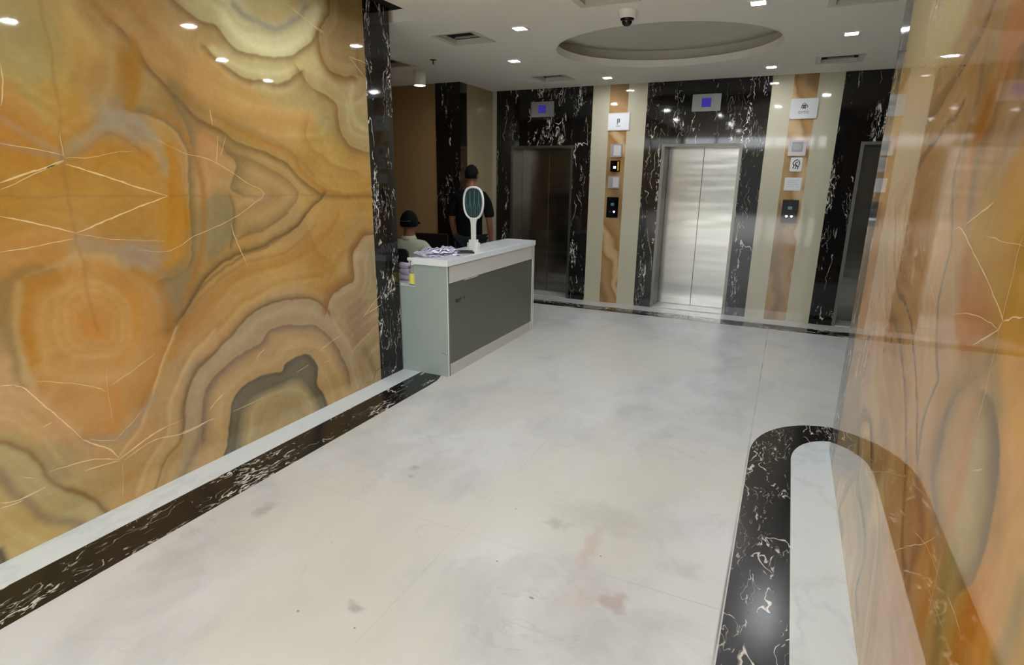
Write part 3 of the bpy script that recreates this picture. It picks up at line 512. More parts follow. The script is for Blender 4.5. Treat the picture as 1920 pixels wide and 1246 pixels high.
BANDS_R = [
  ([(1.97,2.044),(2.031,1.982),(2.168,1.931),(2.3,1.886),(2.43,1.837),(2.634,1.803),(2.658,1.762)], (125,98,62), 0.035, 'R', 0.75, 1),
  ([(2.043,1.998),(2.164,1.973),(2.239,1.918),(2.453,1.862)], (150,118,72), 0.03, 'B', 0.5, 1),
  ([(2.092,1.817),(2.2,1.773),(2.363,1.737),(2.497,1.698),(2.608,1.646),(2.757,1.573),(2.895,1.462)], (135,105,72), 0.02, 'B', 0.7, 1),
  ([(2.758,1.755),(2.792,1.642),(3.047,1.547),(3.255,1.443)], (170,132,98), 0.02, 'B', 0.6, 1),
  ([(1.965,1.897),(1.944,1.83),(1.952,1.779),(1.972,1.718),(1.976,1.7)], (140,112,78), 0.04, 'B', 0.7, 1),
  ([(1.656,1.881),(1.719,1.864),(1.743,1.812),(1.775,1.73),(1.809,1.699)], (135,105,78), 0.03, 'L', 0.6, 1),
  ([(1.837,1.792),(1.854,1.757),(1.872,1.72)], (160,98,32), 0.06, 'B', 0.6, 0),
  ([(1.786,1.998),(1.731,1.914),(1.705,1.844)], (190,125,80), 0.05, 'B', 0.6, 1),
  ([(1.634,1.85),(1.647,1.828),(1.593,1.792)], (140,105,75), 0.05, 'B', 0.5, 0),
  ([(3.161,2.214),(3.024,2.265),(3.029,2.305)], (150,120,92), 0.04, 'B', 0.5, 0),
  ([(2.01,1.674),(2.012,1.607),(1.979,1.511)], (140,112,82), 0.02, 'B', 0.6, 1),
  ([(1.918,1.652),(1.879,1.584),(1.858,1.517)], (205,145,105), 0.04, 'B', 0.6, 1),
  ([(1.83,1.667),(1.829,1.607),(1.792,1.52)], (145,125,100), 0.04, 'B', 0.6, 1),
  ([(1.976,1.546),(1.921,1.483),(1.905,1.413),(1.91,1.339),(1.898,1.272),(1.865,1.209),(1.792,1.136),(1.74,1.107),(1.778,1.036),(1.797,0.944),(1.773,0.864)], (118,108,85), 0.012, 'R', 0.85, 1),
  ([(2.95,1.514),(2.845,1.418),(2.699,1.283),(2.544,1.217),(2.324,1.181),(2.174,1.15),(2.06,1.077),(1.957,1.011),(1.789,0.857)], (125,98,70), 0.012, 'L', 0.8, 1),
  ([(3.311,1.444),(3.025,1.333),(2.801,1.183),(2.67,1.104),(2.389,1.085),(2.228,1.023),(2.099,0.963),(1.891,0.809)], (135,108,78), 0.02, 'B', 0.75, 1),
  ([(2.637,1.21),(2.625,1.113),(2.518,1.071)], (178,118,70), 0.05, 'B', 0.7, 0),
  ([(2.987,0.944),(3.028,0.834),(3.036,0.699),(3.054,0.535)], (160,132,105), 0.04, 'B', 0.7, 1),
  ([(2.658,1.004),(2.568,0.892),(2.336,0.843),(2.171,0.79),(2.055,0.732)], (205,155,95), 0.03, 'B', 0.5, 1),
  ([(2.686,0.436),(2.794,0.553),(2.729,0.618),(2.566,0.636),(2.4,0.57)], (120,100,66), 0.022, 'L', 0.8, 1),
  ([(2.604,0.49),(2.679,0.561),(2.577,0.595)], (218,185,125), 0.03, 'B', 0.8, 0),
  ([(2.772,0.849),(2.922,0.685),(2.91,0.568)], (190,160,115), 0.04, 'B', 0.5, 0),
  ([(1.859,1.413),(1.81,1.344),(1.736,1.272),(1.681,1.232),(1.613,1.222)], (200,160,125), 0.02, 'B', 0.7, 0),
  ([(1.735,1.412),(1.711,1.36),(1.658,1.319),(1.536,1.297),(1.544,1.266),(1.591,1.24)], (180,112,48), 0.07, 'B', 0.7, 1),
  ([(1.404,1.241),(1.529,1.165),(1.582,1.096),(1.608,1.033),(1.604,0.969)], (135,112,78), 0.05, 'R', 0.85, 1),
  ([(1.363,1.241),(1.466,1.209),(1.605,1.145),(1.656,1.085)], (178,140,82), 0.05, 'B', 0.5, 0),
  ([(1.402,1.184),(1.497,1.127),(1.548,1.057),(1.566,0.986)], (210,158,100), 0.05, 'B', 0.5, 1),
  ([(1.391,1.188),(1.325,1.173),(1.281,1.148),(1.243,1.113)], (128,106,74), 0.05, 'R', 0.85, 1),
  ([(1.345,1.3),(1.269,1.243),(1.178,1.161)], (215,160,80), 0.08, 'B', 0.5, 1),
  ([(1.298,1.154),(1.259,1.124),(1.225,1.071),(1.215,1.005),(1.216,0.915),(1.256,0.831)], (125,105,72), 0.05, 'R', 0.85, 1),
  ([(1.614,1.025),(1.629,0.951),(1.615,0.89),(1.554,0.849),(1.518,0.833)], (150,128,98), 0.05, 'L', 0.7, 1),
  ([(1.44,1.069),(1.433,0.986),(1.424,0.897),(1.428,0.842)], (192,132,82), 0.07, 'B', 0.5, 1),
  ([(1.375,1.097),(1.348,1.029),(1.338,0.947),(1.351,0.852)], (188,165,118), 0.08, 'B', 0.6, 0),
  ([(1.297,0.6),(1.341,0.686),(1.362,0.768),(1.351,0.852)], (150,128,72), 0.06, 'B', 0.6, 1),
  ([(1.031,0.987),(1.027,0.93),(1.035,0.864),(1.047,0.827)], (150,130,80), 0.05, 'B', 0.7, 1),
  ([(1.205,0.684),(1.215,0.765),(1.203,0.818)], (190,112,26), 0.09, 'B', 0.7, 0),
  ([(2.523,0.637),(2.43,0.595),(2.363,0.562)], (110,90,58), 0.014, 'R', 0.8, 1),
  ([(2.807,0.538),(2.96,0.416),(2.894,0.327),(2.667,0.407),(2.863,0.202),(2.934,0.039),(2.745,0.037)], (145,135,112), 0.05, 'B', 0.7, 1),
  ([(2.656,0.448),(2.592,0.363),(2.418,0.351),(2.251,0.333),(2.194,0.256),(2.219,0.104),(2.1,0.078)], (150,132,110), 0.045, 'B', 0.7, 1),
  ([(2.432,0.512),(2.201,0.535),(2.076,0.5),(1.99,0.437),(1.954,0.359),(1.903,0.236),(1.863,0.085)], (165,125,70), 0.014, 'R', 0.8, 1),
  ([(2.47,0.494),(2.232,0.519),(2.109,0.481),(2.028,0.412),(2.005,0.323),(1.964,0.187),(1.91,0.042)], (225,195,145), 0.03, 'B', 0.6, 0),
  ([(2.183,0.707),(2.108,0.613),(1.951,0.559),(1.836,0.53),(1.713,0.517),(1.57,0.502),(1.422,0.512)], (200,140,80), 0.03, 'B', 0.5, 1),
  ([(1.891,0.789),(1.823,0.699),(1.758,0.613),(1.658,0.581)], (140,95,60), 0.03, 'B', 0.6, 1),
  ([(1.74,0.816),(1.66,0.79),(1.602,0.734),(1.615,0.646),(1.605,0.559)], (155,110,78), 0.05, 'B', 0.6, 1),
  ([(1.576,0.346),(1.687,0.409),(1.711,0.487)], (175,145,125), 0.03, 'B', 0.5, 1),
  ([(1.518,0.744),(1.455,0.723),(1.444,0.668),(1.446,0.58)], (190,125,45), 0.05, 'B', 0.6, 0),
]
VEINS_R = [
  ([(1.617,1.558),(1.719,1.526),(1.806,1.497)], 0.012),
  ([(1.897,1.482),(1.826,1.485),(1.687,1.442),(1.577,1.409),(1.479,1.376),(1.4,1.345),(1.397,1.337)], 0.011),
  ([(1.393,1.336),(1.408,1.318),(1.466,1.286),(1.535,1.255)], 0.01),
  ([(1.39,1.338),(1.35,1.355),(1.297,1.368)], 0.009),
  ([(1.393,1.505),(1.402,1.477),(1.398,1.422),(1.399,1.374),(1.4,1.345)], 0.006),
  ([(1.622,1.486),(1.48,1.485),(1.38,1.487)], 0.005),
  ([(1.751,1.277),(1.661,1.301),(1.552,1.316),(1.452,1.322),(1.408,1.318)], 0.005),
  ([(2.178,1.337),(2.081,1.319),(1.978,1.286),(1.92,1.268)], 0.005),
  ([(2.308,1.415),(2.246,1.381),(2.178,1.337)], 0.005),
  ([(1.408,1.326),(1.397,1.303),(1.398,1.234),(1.394,1.174),(1.4,1.126),(1.407,1.058)], 0.003),
  ([(1.368,1.028),(1.306,1.061)], 0.005),
  ([(2.478,0.477),(2.145,0.641),(1.957,0.724),(1.863,0.764)], 0.004),
  ([(1.833,0.528),(1.693,0.639),(1.556,0.735),(1.483,0.797)], 0.005),
  ([(1.952,0.576),(1.871,0.621)], 0.006),
  ([(1.33,0.753),(1.283,0.756),(1.217,0.75)], 0.006),
  ([(1.559,0.739),(1.479,0.748),(1.398,0.748)], 0.004),
  ([(1.417,0.809),(1.418,0.748),(1.413,0.68),(1.409,0.6)], 0.004),
  ([(1.462,0.676),(1.376,0.683),(1.305,0.686)], 0.004),
  ([(1.654,0.708),(1.548,0.74)], 0.004),
  ([(1.17,0.745),(1.16,0.725)], 0.007),
]

# ---------------------------------------------------------------- the setting
H = 2.70
XL, XR = -2.82, .405
YB = 7.30
# floor: large pale marble slabs with faint joints, veins and a few stains
def floor_material():
    m = mat('pale_marble_slabs', (196, 200, 202), .3); N = NT(m); o = N.obj()
    wv = N.vadd(o, N.noise(o, 1.5, 3, out=1), .5)
    base = N.mix(N.ramp(N.noise(N.mapv(wv, rot=(0, 0, .5), sca=(1, .55, 1)), 2.1, 6, .62), [(.38, 0.), (.60, 1.)]), s2l((184, 186, 185)), s2l((206, 208, 208)))
    warm = N.ramp(N.noise(N.mapv(wv, loc=(5, 3, 0)), .9, 3), [(.47, 0.), (.56, .75)])
    base = N.mix(warm, base, s2l((205, 204, 195)))
    v = N.ramp(N.math('ABSOLUTE', N.math('SUBTRACT', N.noise(N.mapv(wv, loc=(2, 8, 0), rot=(0, 0, -.6), sca=(.6, 1.6, 1)), 2.2, 4, .6), .5)), [(0, 1.), (.012, 0.)])
    vm = N.ramp(N.noise(N.mapv(o, loc=(8, 8, 0)), 2.0, 2), [(.5, 0.), (.65, 1.)])
    base = N.mix(N.math('MULTIPLY', N.math('MULTIPLY', v, vm), .20), base, s2l((140, 142, 138)))
    sx = N.n('ShaderNodeSeparateXYZ'); N.set(sx, 0, o)
    # joints: x = -0.045 + 1.155k ; y = 2.02 + 1.475k
    def joint(sock, off, per, hw):
        t = N.math('WRAP', N.math('SUBTRACT', sock, off), per/2, -per/2)
        return N.ramp(N.math('ABSOLUTE', t), [(0, 1.), (hw, 1.), (hw*1.6, 0.)])
    jx = N.math('MAXIMUM', N.math('MULTIPLY', joint(sx.outputs[0], -.045, 1.155, .0022), .22), N.math('MULTIPLY', joint(sx.outputs[1], 2.02, 1.475, .0022), .32))
    jx = N.math('MULTIPLY', jx, N.math('GREATER_THAN', sx.outputs[0], -2.2)); jx = N.math('MAXIMUM', jx, N.math('MULTIPLY', joint(sx.outputs[0], -.045, 50, .0028), 1.3), clamp=True)
    gaps = N.ramp(N.noise(N.mapv(o, loc=(1, 6, 0)), 1.4, 2), [(.40, .25), (.6, 1.)])
    base = N.mix(N.math('MULTIPLY', jx, gaps), base, s2l((112, 112, 106)))
    # worn stains
    for (x, y, rx, ry, rgb, st) in ((-.43, 1.89, .065, .085, (150, 112, 96), .55), (-.62, 2.16, .05, .20, (186, 150, 134), .45), (-.56, 1.85, .09, .13, (196, 168, 152), .35), (-.82, 2.28, .07, .05, (128, 130, 118), .45),
                                    (-.62, 2.42, .30, .16, (160, 158, 144), .35), (-1.32, 1.42, .05, .035, (120, 120, 112), .6), (-1.74, 2.42, .035, .03, (130, 132, 130), .6), (-1.70, 2.33, .03, .025, (130, 132, 130), .6),
                                    (-2.16, 1.74, .05, .09, (125, 128, 128), .55), (-.22, 2.2, .10, .10, (165, 160, 140), .35), (-.73, 1.76, .014, .008, (90, 40, 30), .9), (-.95, 1.9, .006, .006, (30, 30, 30), .9),
                                    (-.56, 2.13, .006, .006, (40, 30, 30), .9), (-1.25, 1.33, .006, .006, (30, 30, 30), .9), (-1.05, 2.3, .006, .006, (50, 30, 30), .8), (-1.5, 1.3, .008, .006, (30, 30, 30), .9)):
        d = N.n('ShaderNodeVectorMath', operation='SUBTRACT'); N.set(d, 0, N.vadd(o, N.noise(N.mapv(o, loc=(x*9, y*7, 0)), 13, 4, out=1), min(.2, rx*2.2))); off = min(.2, rx*2.2)*.5; d.inputs[1].default_value = (x+off, y+off, off)
        sp = N.mapv(d.outputs[0], sca=(1/rx, 1/ry, 0)); l = N.n('ShaderNodeVectorMath', operation='LENGTH'); N.set(l, 0, sp)
        base = N.mix(N.math('MULTIPLY', N.ramp(l.outputs['Value'], [(.35, 1.), (1.15, 0.)]), st*.8), base, s2l(rgb))
    N.set(N.b, 'Base Color', base)
    N.set(N.b, 'Roughness', N.math('MULTIPLY_ADD', N.noise(wv, 3, 3), .12, .26))
    return m
M_floor = floor_material()
bm = bmesh.new(); box(bm, (-6.2, -2.0, -.08), (3.2, YB+.45, 0)); struct('floor', bm, M_floor)
# ceiling with openings for the round recess, the side cove and the vents
VENTS = [(-2.60, 4.50), (-2.62, 6.58), (-3.86, 5.18), (.255, 6.56), (.265, 4.45), (-1.22, 3.83)]
DL = [(-2.03, 4.38), (-.34, 4.37), (-2.61, 5.51), (.27, 5.50), (-2.04, 6.78), (-.335, 6.75), (-1.28, 3.33), (-.13, 2.69), (-2.16, 2.75), (-1.28, 1.55), (-1.28, -.3)]
OC, OR = (-1.15, 5.49), .95
cove = (XL, -1.9, -2.545, 3.86)
outer = [(-6.2, -2.0), (3.2, -2.0), (3.2, YB+.02), (-6.2, YB+.02)]
holes = [[(OC[0]+OR*math.cos(2*math.pi*k/72), OC[1]+OR*.93*math.sin(2*math.pi*k/72)) for k in range(72)], [(XL-.05, cove[1]), (cove[2], cove[1]), (cove[2], cove[3]), (XL-.05, cove[3])], ]
VH = .155
for x, y in VENTS: holes.append([(x-VH, y-VH), (x+VH, y-VH), (x+VH, y+VH), (x-VH, y+VH)])
for x, y in DL: holes.append([(x-.045, y-.045), (x+.045, y-.045), (x+.045, y+.045), (x-.045, y+.045)])
loops = [[Vector((*p, H)) for p in lp] for lp in [outer]+[h[::-1] for h in holes]]
tris = tessellate_polygon(loops); flat = [v for lp in loops for v in lp]
bm = bmesh.new(); vv = [bm.verts.new(v) for v in flat]
for t in tris:
    try: bm.faces.new([vv[i] for i in t])
    except ValueError: pass
for f in bm.faces:
    f.normal_update()
    if f.normal.z > 0: f.normal_flip()
def wallring(bm, pts, z0, z1, mi=0):
    a = [bm.verts.new((*p, z0)) for p in pts]; b = [bm.verts.new((*p, z1)) for p in pts]; n = len(pts)
    for i in range(n): f = bm.faces.new((a[i], a[(i+1) % n], b[(i+1) % n], b[i])); f.material_index = mi
    return b
wallring(bm, holes[0], H, H+.065)                       # lip of the round recess
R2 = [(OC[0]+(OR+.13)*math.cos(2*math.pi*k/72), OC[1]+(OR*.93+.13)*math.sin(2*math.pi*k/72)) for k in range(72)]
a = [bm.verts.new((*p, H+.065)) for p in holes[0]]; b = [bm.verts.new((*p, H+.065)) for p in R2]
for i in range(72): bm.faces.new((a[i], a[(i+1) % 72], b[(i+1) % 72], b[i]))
top = wallring(bm, R2, H+.065, H+.175, 2); f = bm.faces.new(top); f.material_index = 2  # cavity wall and disc coloured greyer to stand for their shade
c4 = wallring(bm, holes[1], H, H+.08); f = bm.faces.new(c4); f.material_index = 1  # cove top takes a dark colour in place of shadow
for hh in holes[2:2+len(VENTS)]: pass
struct('ceiling', bm, [M_ceil, M_dark, plaster('recess_shade_tint', (204, 201, 188))])
# slab above, closes the vents' and lights' shafts
bm = bmesh.new(); box(bm, (-6.2, -2.0, H+.30), (3.2, YB+.45, H+.36)); struct('trim_10', bm, M_dark)

onyx_wall('wall_left', XL, XL-.17, -2.0, 3.505, H+.28, .70, BASE_L, FILLS_L, BANDS_L, VEINS_L, False, 11, .98, 1.45, .72, M_onyx)
onyx_wall('wall_right', XR, XR+.30, -2.0, 3.46, H, .70, BASE_R, FILLS_R, BANDS_R, VEINS_R, True, 23, .90, 1.42, .40, M_onyx_r)
struct('trim_1', BX((XL-.17, 3.505, 0), (XL, 3.80, H+.28), .002), M_bm_wall)
struct('trim_2', BX((XR, 3.46, 0), (XR+.30, 3.75, H), .002), black_marble('black_marble_right_edge', (2, 2, .5), .7, .6, 6.3, .09))
# floor borders
bm = bmesh.new(); prism(bm, [(XL, -2.0), (-2.63, -2.0), (-2.645, 3.812), (XL, 3.812)], 'z', -.002, .0015); struct('trim_3', bm, M_wm)
bm = bmesh.new(); prism(bm, [(-2.63, -2.0), (-2.375, -2.0), (-2.405, 3.55), (-2.412, 3.70), (-2.45, 3.83), (-2.60, 3.95), (-2.645, 3.95)], 'z', -.002, .0015); struct('trim_4', bm, M_bm_floor_l)
def bend(cx, cy, rx, ry, n=20): return [(cx - rx*math.cos(math.pi/2*k/n), cy + ry*math.sin(math.pi/2*k/n)) for k in range(n+1)]
oR = bend(.45, 3.5, .487, .625); iR = bend(.45, 3.5, .258, .382); cxr = .555
outer_b = [(-.035, -2.0)] + oR; outer_b += [(2*cxr-x, y) for x, y in outer_b[::-1]]
inner_b = [(.192, -2.0)] + iR; inner_b += [(2*cxr-x, y) for x, y in inner_b[::-1]]
bm = bmesh.new()
def band(bm, A, B, z0=-.002, z1=.0015):
    t = [[bm.verts.new((*p, z)) for p in L] for L in (A, B) for z in (z1, z0)]
    for i in range(len(A)-1):
        bm.faces.new((t[0][i], t[2][i], t[2][i+1], t[0][i+1])); bm.faces.new((t[0][i], t[0][i+1], t[1][i+1], t[1][i])); bm.faces.new((t[2][i+1], t[2][i], t[3][i], t[3][i+1]))
    bmesh.ops.recalc_face_normals(bm, faces=bm.faces[:])
band(bm, outer_b, inner_b); struct('trim_5', bm, M_bm_floor_l)
bm = bmesh.new(); prism(bm, inner_b, 'z', -.002, .0012); struct('trim_6', bm, M_wm)
struct('trim_7', BX((-3.77, 7.03, -.002), (3.2, YB, .0015)), M_wm2)
struct('trim_8', BX((-3.77, 6.80, -.002), (3.2, 7.03, .0015)), M_bm_floor_b)

# lift wall: built in panels round the three lift openings
OPEN = [(-3.49, -2.60), (-1.477, -.563), (.60, 1.50)]; OH = 2.005; DEP = .30
SUR = [(-3.704, -2.367), (-1.69, -.332), (.362, 1.72)]
bm = bmesh.new()
xs = [(-3.77, SUR[0][0]), (SUR[0][1], -2.151), (-1.92, SUR[1][0]), (SUR[1][1], -.119), (.122, SUR[2][0]), (SUR[2][1], 3.2)]
for a, b in xs: box(bm, (a, YB, 0), (b, YB+.40, H))
box(bm, (-3.77, YB+DEP+.12, 0), (3.2, YB+.45, H))
struct('wall_back', bm, M_cream)
for i, ((a, b), (c, d)) in enumerate(zip(SUR, OPEN)):
    bm = bmesh.new(); box(bm, (a, YB-.004, 0), (c, YB+DEP, H)); box(bm, (d, YB-.004, 0), (b, YB+DEP, H)); box(bm, (c, YB-.004, OH), (d, YB+DEP, H))
    struct('trim_%d' % (11+i), bm, M_bm_lift)
# tan onyx uprights between the lifts
def tan_onyx(name, seed):
    m = mat(name, rough=.05); N = NT(m); o = N.mapv(N.obj(), loc=(seed, 0, seed*.7)); wv = N.vadd(o, N.noise(o, 2.2, 2, out=1), .55)
    sx = N.n('ShaderNodeSeparateXYZ'); N.set(sx, 0, wv)
    rg = N.n('ShaderNodeTexWave', wave_type='RINGS', rings_direction='Y'); N.set(rg, 'Vector', N.mapv(wv, loc=(1.2, 0, -.6), sca=(1.6, 1, .8))); N.set(rg, 'Scale', .38); N.set(rg, 'Distortion', 1.2); N.set(rg, 'Detail', 2)
    c = N.ramp(rg.outputs[1], [(0, s2l((136, 110, 74))), (.22, s2l((168, 134, 92))), (.6, s2l((166, 134, 86))), (.9, s2l((152, 114, 66))), (1, s2l((192, 166, 124)))])
    N.set(N.b, 'Base Color', c); return m
M_tanonyx = tan_onyx('tan_onyx_upright', 2.0)
struct('trim_14', BX((-2.151, YB, 0), (-1.92, YB+.38, H)), M_tanonyx)
struct('trim_15', BX((-.119, YB, 0), (.122, YB+.38, H)), M_tanonyx)
# recessed wall left of the lifts: side wall, tan wall with black marble column
struct('wall_side_recess', BX((-3.97, 6.45, 0), (-3.77, YB+.02, H)), M_cream2)
struct('trim_16', BX((-4.12, 6.43, 0), (-3.768, 6.60, H)), M_bm_col)
struct('wall_recess', BX((-6.2, 6.45, 0), (-4.12, 6.60, H)), M_tan)
struct('wall_far_left', BX((-6.3, 3.5, 0), (-6.2, 6.6, H)), M_tan)
struct('wall_alcove', BX((-6.2, 3.45, 0), (-2.99, 3.60, H)), M_tan)
struct('wall_far_right', BX((3.2, 2.0, 0), (3.3, YB+.45, H)), M_cream2)
struct('wall_right_return', BX((XR+.30, 2.0, 0), (3.2, 2.15, H)), M_cream2)
# entrance behind the camera: glazed screen with transom lights over an open doorway
struct('wall_rear', BX((-6.2, -2.12, 2.16), (3.2, -2.0, 2.36)), M_rear)
struct('wall_rear_top', BX((-6.2, -2.12, 2.66), (3.2, -2.0, 3.06)), M_rear)
struct('wall_rear_left', BX((-6.2, -2.12, 0), (XL, -2.0, 2.7)), M_rear)
struct('wall_rear_right', BX((XR, -2.12, 0), (3.2, -2.0, 2.7)), M_rear)
bm = bmesh.new()
for x in (XL+.03, -1.95, -.55, XR-.03): box(bm, (x-.03, -2.10, 0), (x+.03, -2.02, 2.16)); box(bm, (x-.025, -2.10, 2.36), (x+.025, -2.02, 2.66))
struct('window_1', bm, M_alu)
# pavement outside
bm = bmesh.new(); box(bm, (-30, -45, -.12), (30, -2.0, -.03)); struct('trim_20', bm, mat('grey_pavement', (196, 194, 188), .9))

struct('wall_added_blocker', BX((-25, -16.3, -.03), (25, -16.0, 3.1)), plaster('added_blocker_dark', (84, 84, 80)))  # unseen wall added to dim the doorway's reflection on the lift wall
# ---------------------------------------------------------------- lifts
M_steel_mid = steel('brushed_steel_door', (158, 156, 150), .16, .40, 3.0); M_steel_frame = steel('steel_jamb', (120, 118, 112), .30, .1, 1.0)
M_gap = mat('rubber_gap', (14, 14, 14), .7)
def lift(cx, x0, x1, label):
    t = thing('lift_door', label, 'lift', (cx, YB+DEP, 0), 0, 'steel lift doors along the far wall')
    w2 = (x1-x0)/2; jd = .035
    for s in (-1, 1):
        bm = BX((s*w2, -DEP+.004, 0), (s*(w2-jd), .07, OH)); mesh_obj('jamb', bm, M_steel_frame, t)
    mesh_obj('lintel', BX((-w2+jd, -DEP+.004, OH-.03), (w2-jd, .07, OH)), M_steel_frame, t)
    for s in (-1, 1):
        bm = BX((s*.0018, .012 if s < 0 else .016, .012), (s*(w2-jd-.002), .04, OH-.03), .0012); mesh_obj('door_leaf', bm, M_steel_mid, t)
    mesh_obj('sill', BX((-w2+jd, -DEP+.004, 0), (w2-jd, .07, .010)), M_wm2, t)
    return t
lift(-3.045, *OPEN[0], 'dim steel lift doors in dark recess behind the reception desk')
lift(-1.02, *OPEN[1], 'bright brushed steel lift doors in the middle of the far wall')
lift(1.05, *OPEN[2], 'steel lift doors half hidden by the right onyx wall')
M_plate = mat('grey_plate', (150, 152, 150), .25, metal=.3); M_screen = mat('blue_screen', (40, 34, 120), .15, emit=(62, 52, 170), es=.28)
def floor_indicator(cx, label):
    t = thing('floor_indicator', label, 'display', (cx, YB-.004, 2.45), 0, 'floor indicators above the lifts')
    bm = bmesh.new(); prism(bm, rrect(.315, .185, .006), 'y', -.014, 0); mesh_obj('plate', bm, M_plate, t)
    mesh_obj('screen', BX((-.052, -.0165, -.048), (.052, -.013, .048), .001), M_screen, t)
floor_indicator(-3.04, 'grey indicator plate with blue screen over the dim lift behind the desk')
floor_indicator(-1.005, 'grey indicator plate with blue screen over the middle lift')

# ---------------------------------------------------------------- signs and buttons between the lifts
M_ink = mat('black_ink', (22, 24, 26), .6); M_paper = mat('paper', (214, 216, 218), .7); M_ac = mat('acrylic_face', (200, 202, 202), .12)
M_lit = mat('lit_button', (240, 240, 240), .3, emit=(235, 240, 255), es=.9); M_glassblk = mat('black_glass', (8, 10, 18), .04); M_grey = mat('grey_plastic', (150, 146, 150), .35); M_lgrey = mat('pale_plastic', (196, 194, 192), .3); M_yel = mat('brass_strip', (205, 160, 60), .3, metal=.5)
def slab(name, parent, x0, z0, x1, z1, y0, y1, m, r=.004):
    bm = bmesh.new(); prism(bm, rrect(abs(x1-x0), abs(z1-z0), r, 4, (x0+x1)/2, (z0+z1)/2), 'y', y0, y1); return mesh_obj(name, bm, m, parent)
def strokes(name, parent, segs, wd, y, m):
    bm = bmesh.new()
    for pts in segs:
        for (a, b), (c, d) in zip(pts, pts[1:]):
            l = math.hypot(c-a, d-b)+1e-9; nx, nz = -(d-b)/l*wd/2, (c-a)/l*wd/2
            prism(bm, [(a+nx, b+nz), (a-nx, b-nz), (c-nx, d-nz), (c+nx, d+nz)], 'y', y-.0008, y+.0006)
    return mesh_obj(name, bm, m, parent)
def text(name, parent, body, size, loc, m, rot=(math.pi/2, 0, 0), ext=.0005):
    c = bpy.data.curves.new(name, 'FONT'); c.body = body; c.size = size; c.extrude = ext; c.align_x = 'CENTER'; c.align_y = 'CENTER'; c.resolution_u = 3
    o = bpy.data.objects.new(name, c); link(o, parent); o.location = loc; o.rotation_euler = rot; c.materials.append(m)
    dg = bpy.context.evaluated_depsgraph_get(); me = bpy.data.meshes.new_from_object(o.evaluated_get(dg)); q = bpy.data.objects.new(name, me); link(q, parent); q.location = loc; q.rotation_euler = rot
    bpy.data.objects.remove(o); return q
SX = -2.035
t = thing('sign_plate', 'white framed notice high on the left tan strip between lifts', 'sign', (SX+.013, YB, 2.273))
slab('frame', t, -.137, -.102, .137, .102, -.014, 0, M_lgrey); slab('paper', t, -.127, -.092, .127, .092, -.0155, -.0135, M_paper)
strokes('pictogram', t, [[(-.015, -.035), (-.015, .03)], [(-.015, .03), (.012, .03)], [(.012, .03), (.012, -.01)], [(-.012, .005), (.010, .005)], [(-.012, .018), (.008, .018)], [(-.012, -.008), (.008, -.008)]], .007, -.0165, M_ink)
text('lettering', t, 'ELEV', .026, (-.002, -.0163, -.052), M_ink)
def dev(name, lab, cat, cx, cz, w_, h_, m, d=.02, r=.008):
    t = thing(name, lab, cat, (cx, YB, cz)); slab('plate', t, -w_/2, -h_/2, w_/2, h_/2, -d, 0, m, r); return t
t = dev('access_reader', 'grey square reader below the white notice, left tan strip', 'reader', -2.032, 1.935, .145, .153, M_grey); slab('face', t, -.03, -.06, .06, .06, -.022, -.019, M_lgrey)
t = dev('call_button', 'small black call button with brass strip, left tan strip', 'button', -2.034, 1.748, .120, .135, M_glassblk); slab('strip', t, .030, -.055, .052, .055, -.0225, -.019, M_yel); slab('button', t, -.02, -.03, .012, 0, -.0225, -.019, M_lit); 
t = dev('notice_card', 'grey square card above the black panel, left tan strip', 'card', -2.04, 1.553, .150, .148, M_grey, .012); slab('face', t, -.01, -.06, .06, .06, -.014, -.011, M_lgrey)
def call_panel(cx, cz, w_, h_, lab):
    t = dev('call_station', lab, 'control panel', cx, cz, w_, h_, M_glassblk, .016, .006)
    for s in (-1, 1):
        bm = bmesh.new(); x = s*.026; z = -.055
        prism(bm, [(x, z-.016), (x+.014, z), (x+.013, z+.010), (x+.006, z+.013), (x, z+.008), (x-.006, z+.013), (x-.013, z+.010), (x-.014, z)], 'y', -.018, -.015)
        mesh_obj('button', bm, M_lit, t)
    slab('display', t, -.022, .02, .022, .055, -.0172, -.0155, mat('call_display', (30, 60, 70), .2, emit=(90, 150, 160), es=.15), .008)
    return t
t = call_panel(-2.041, 1.243, .150, .255, 'black glass call panel low on the left tan strip')
t.children[0].data.materials[0] = mat('smoked_glass', (58, 62, 72), .06)
t = thing('sign_plate', 'white rounded lift sign high on the right tan strip', 'sign', (.012, YB, 2.350))
slab('frame', t, -.133, -.103, .133, .103, -.014, 0, M_ac, .02)
strokes('pictogram', t, [[(-.022, 0), (-.026, .02), (-.018, .044), (0, .052), (.016, .044), (.022, .028)], [(-.012, .004), (-.012, .034)], [(-.004, .004), (-.004, .038)], [(.004, .004), (.005, .036)], [(.012, .004), (.013, .03)], [(-.016, .004), (.018, .004)], [(.026, .008), (.034, .022), (.028, .036)], [(-.018, .03), (.016, .032)]], .0065, -.0145, M_ink)
text('lettering', t, 'DYTO', .036, (0, -.0148, -.040), M_ink)
t = dev('thermostat', 'white square control with grey screen under the right lift sign', 'control', 0.0, 1.945, .175, .165, M_lgrey, .022); slab('screen', t, -.055, -.04, .055, .062, -.024, -.021, M_grey); slab('inset', t, -.035, -.02, .035, .04, -.0255, -.0235, M_plate)
t = dev('printed_card', 'white card with black drawing, right tan strip', 'card', .010, 1.772, .118, .148, M_paper, .010, .012)
strokes('drawing', t, [[(-.028, -.045), (-.020, -.015), (-.034, .015), (-.010, .045), (.014, .05)], [(-.008, -.048), (.004, -.02), (-.008, .012), (.014, .028)], [(.016, -.05), (.026, -.02), (.034, .01), (.022, .045)], [(-.022, -.005), (.0, -.006), (.024, -.03)]], .009, -.0105, M_ink)
t = dev('paper_notice', 'white paper notice with faint lines above the right call panel', 'notice', .003, 1.562, .172, .142, M_paper, .004, .002)
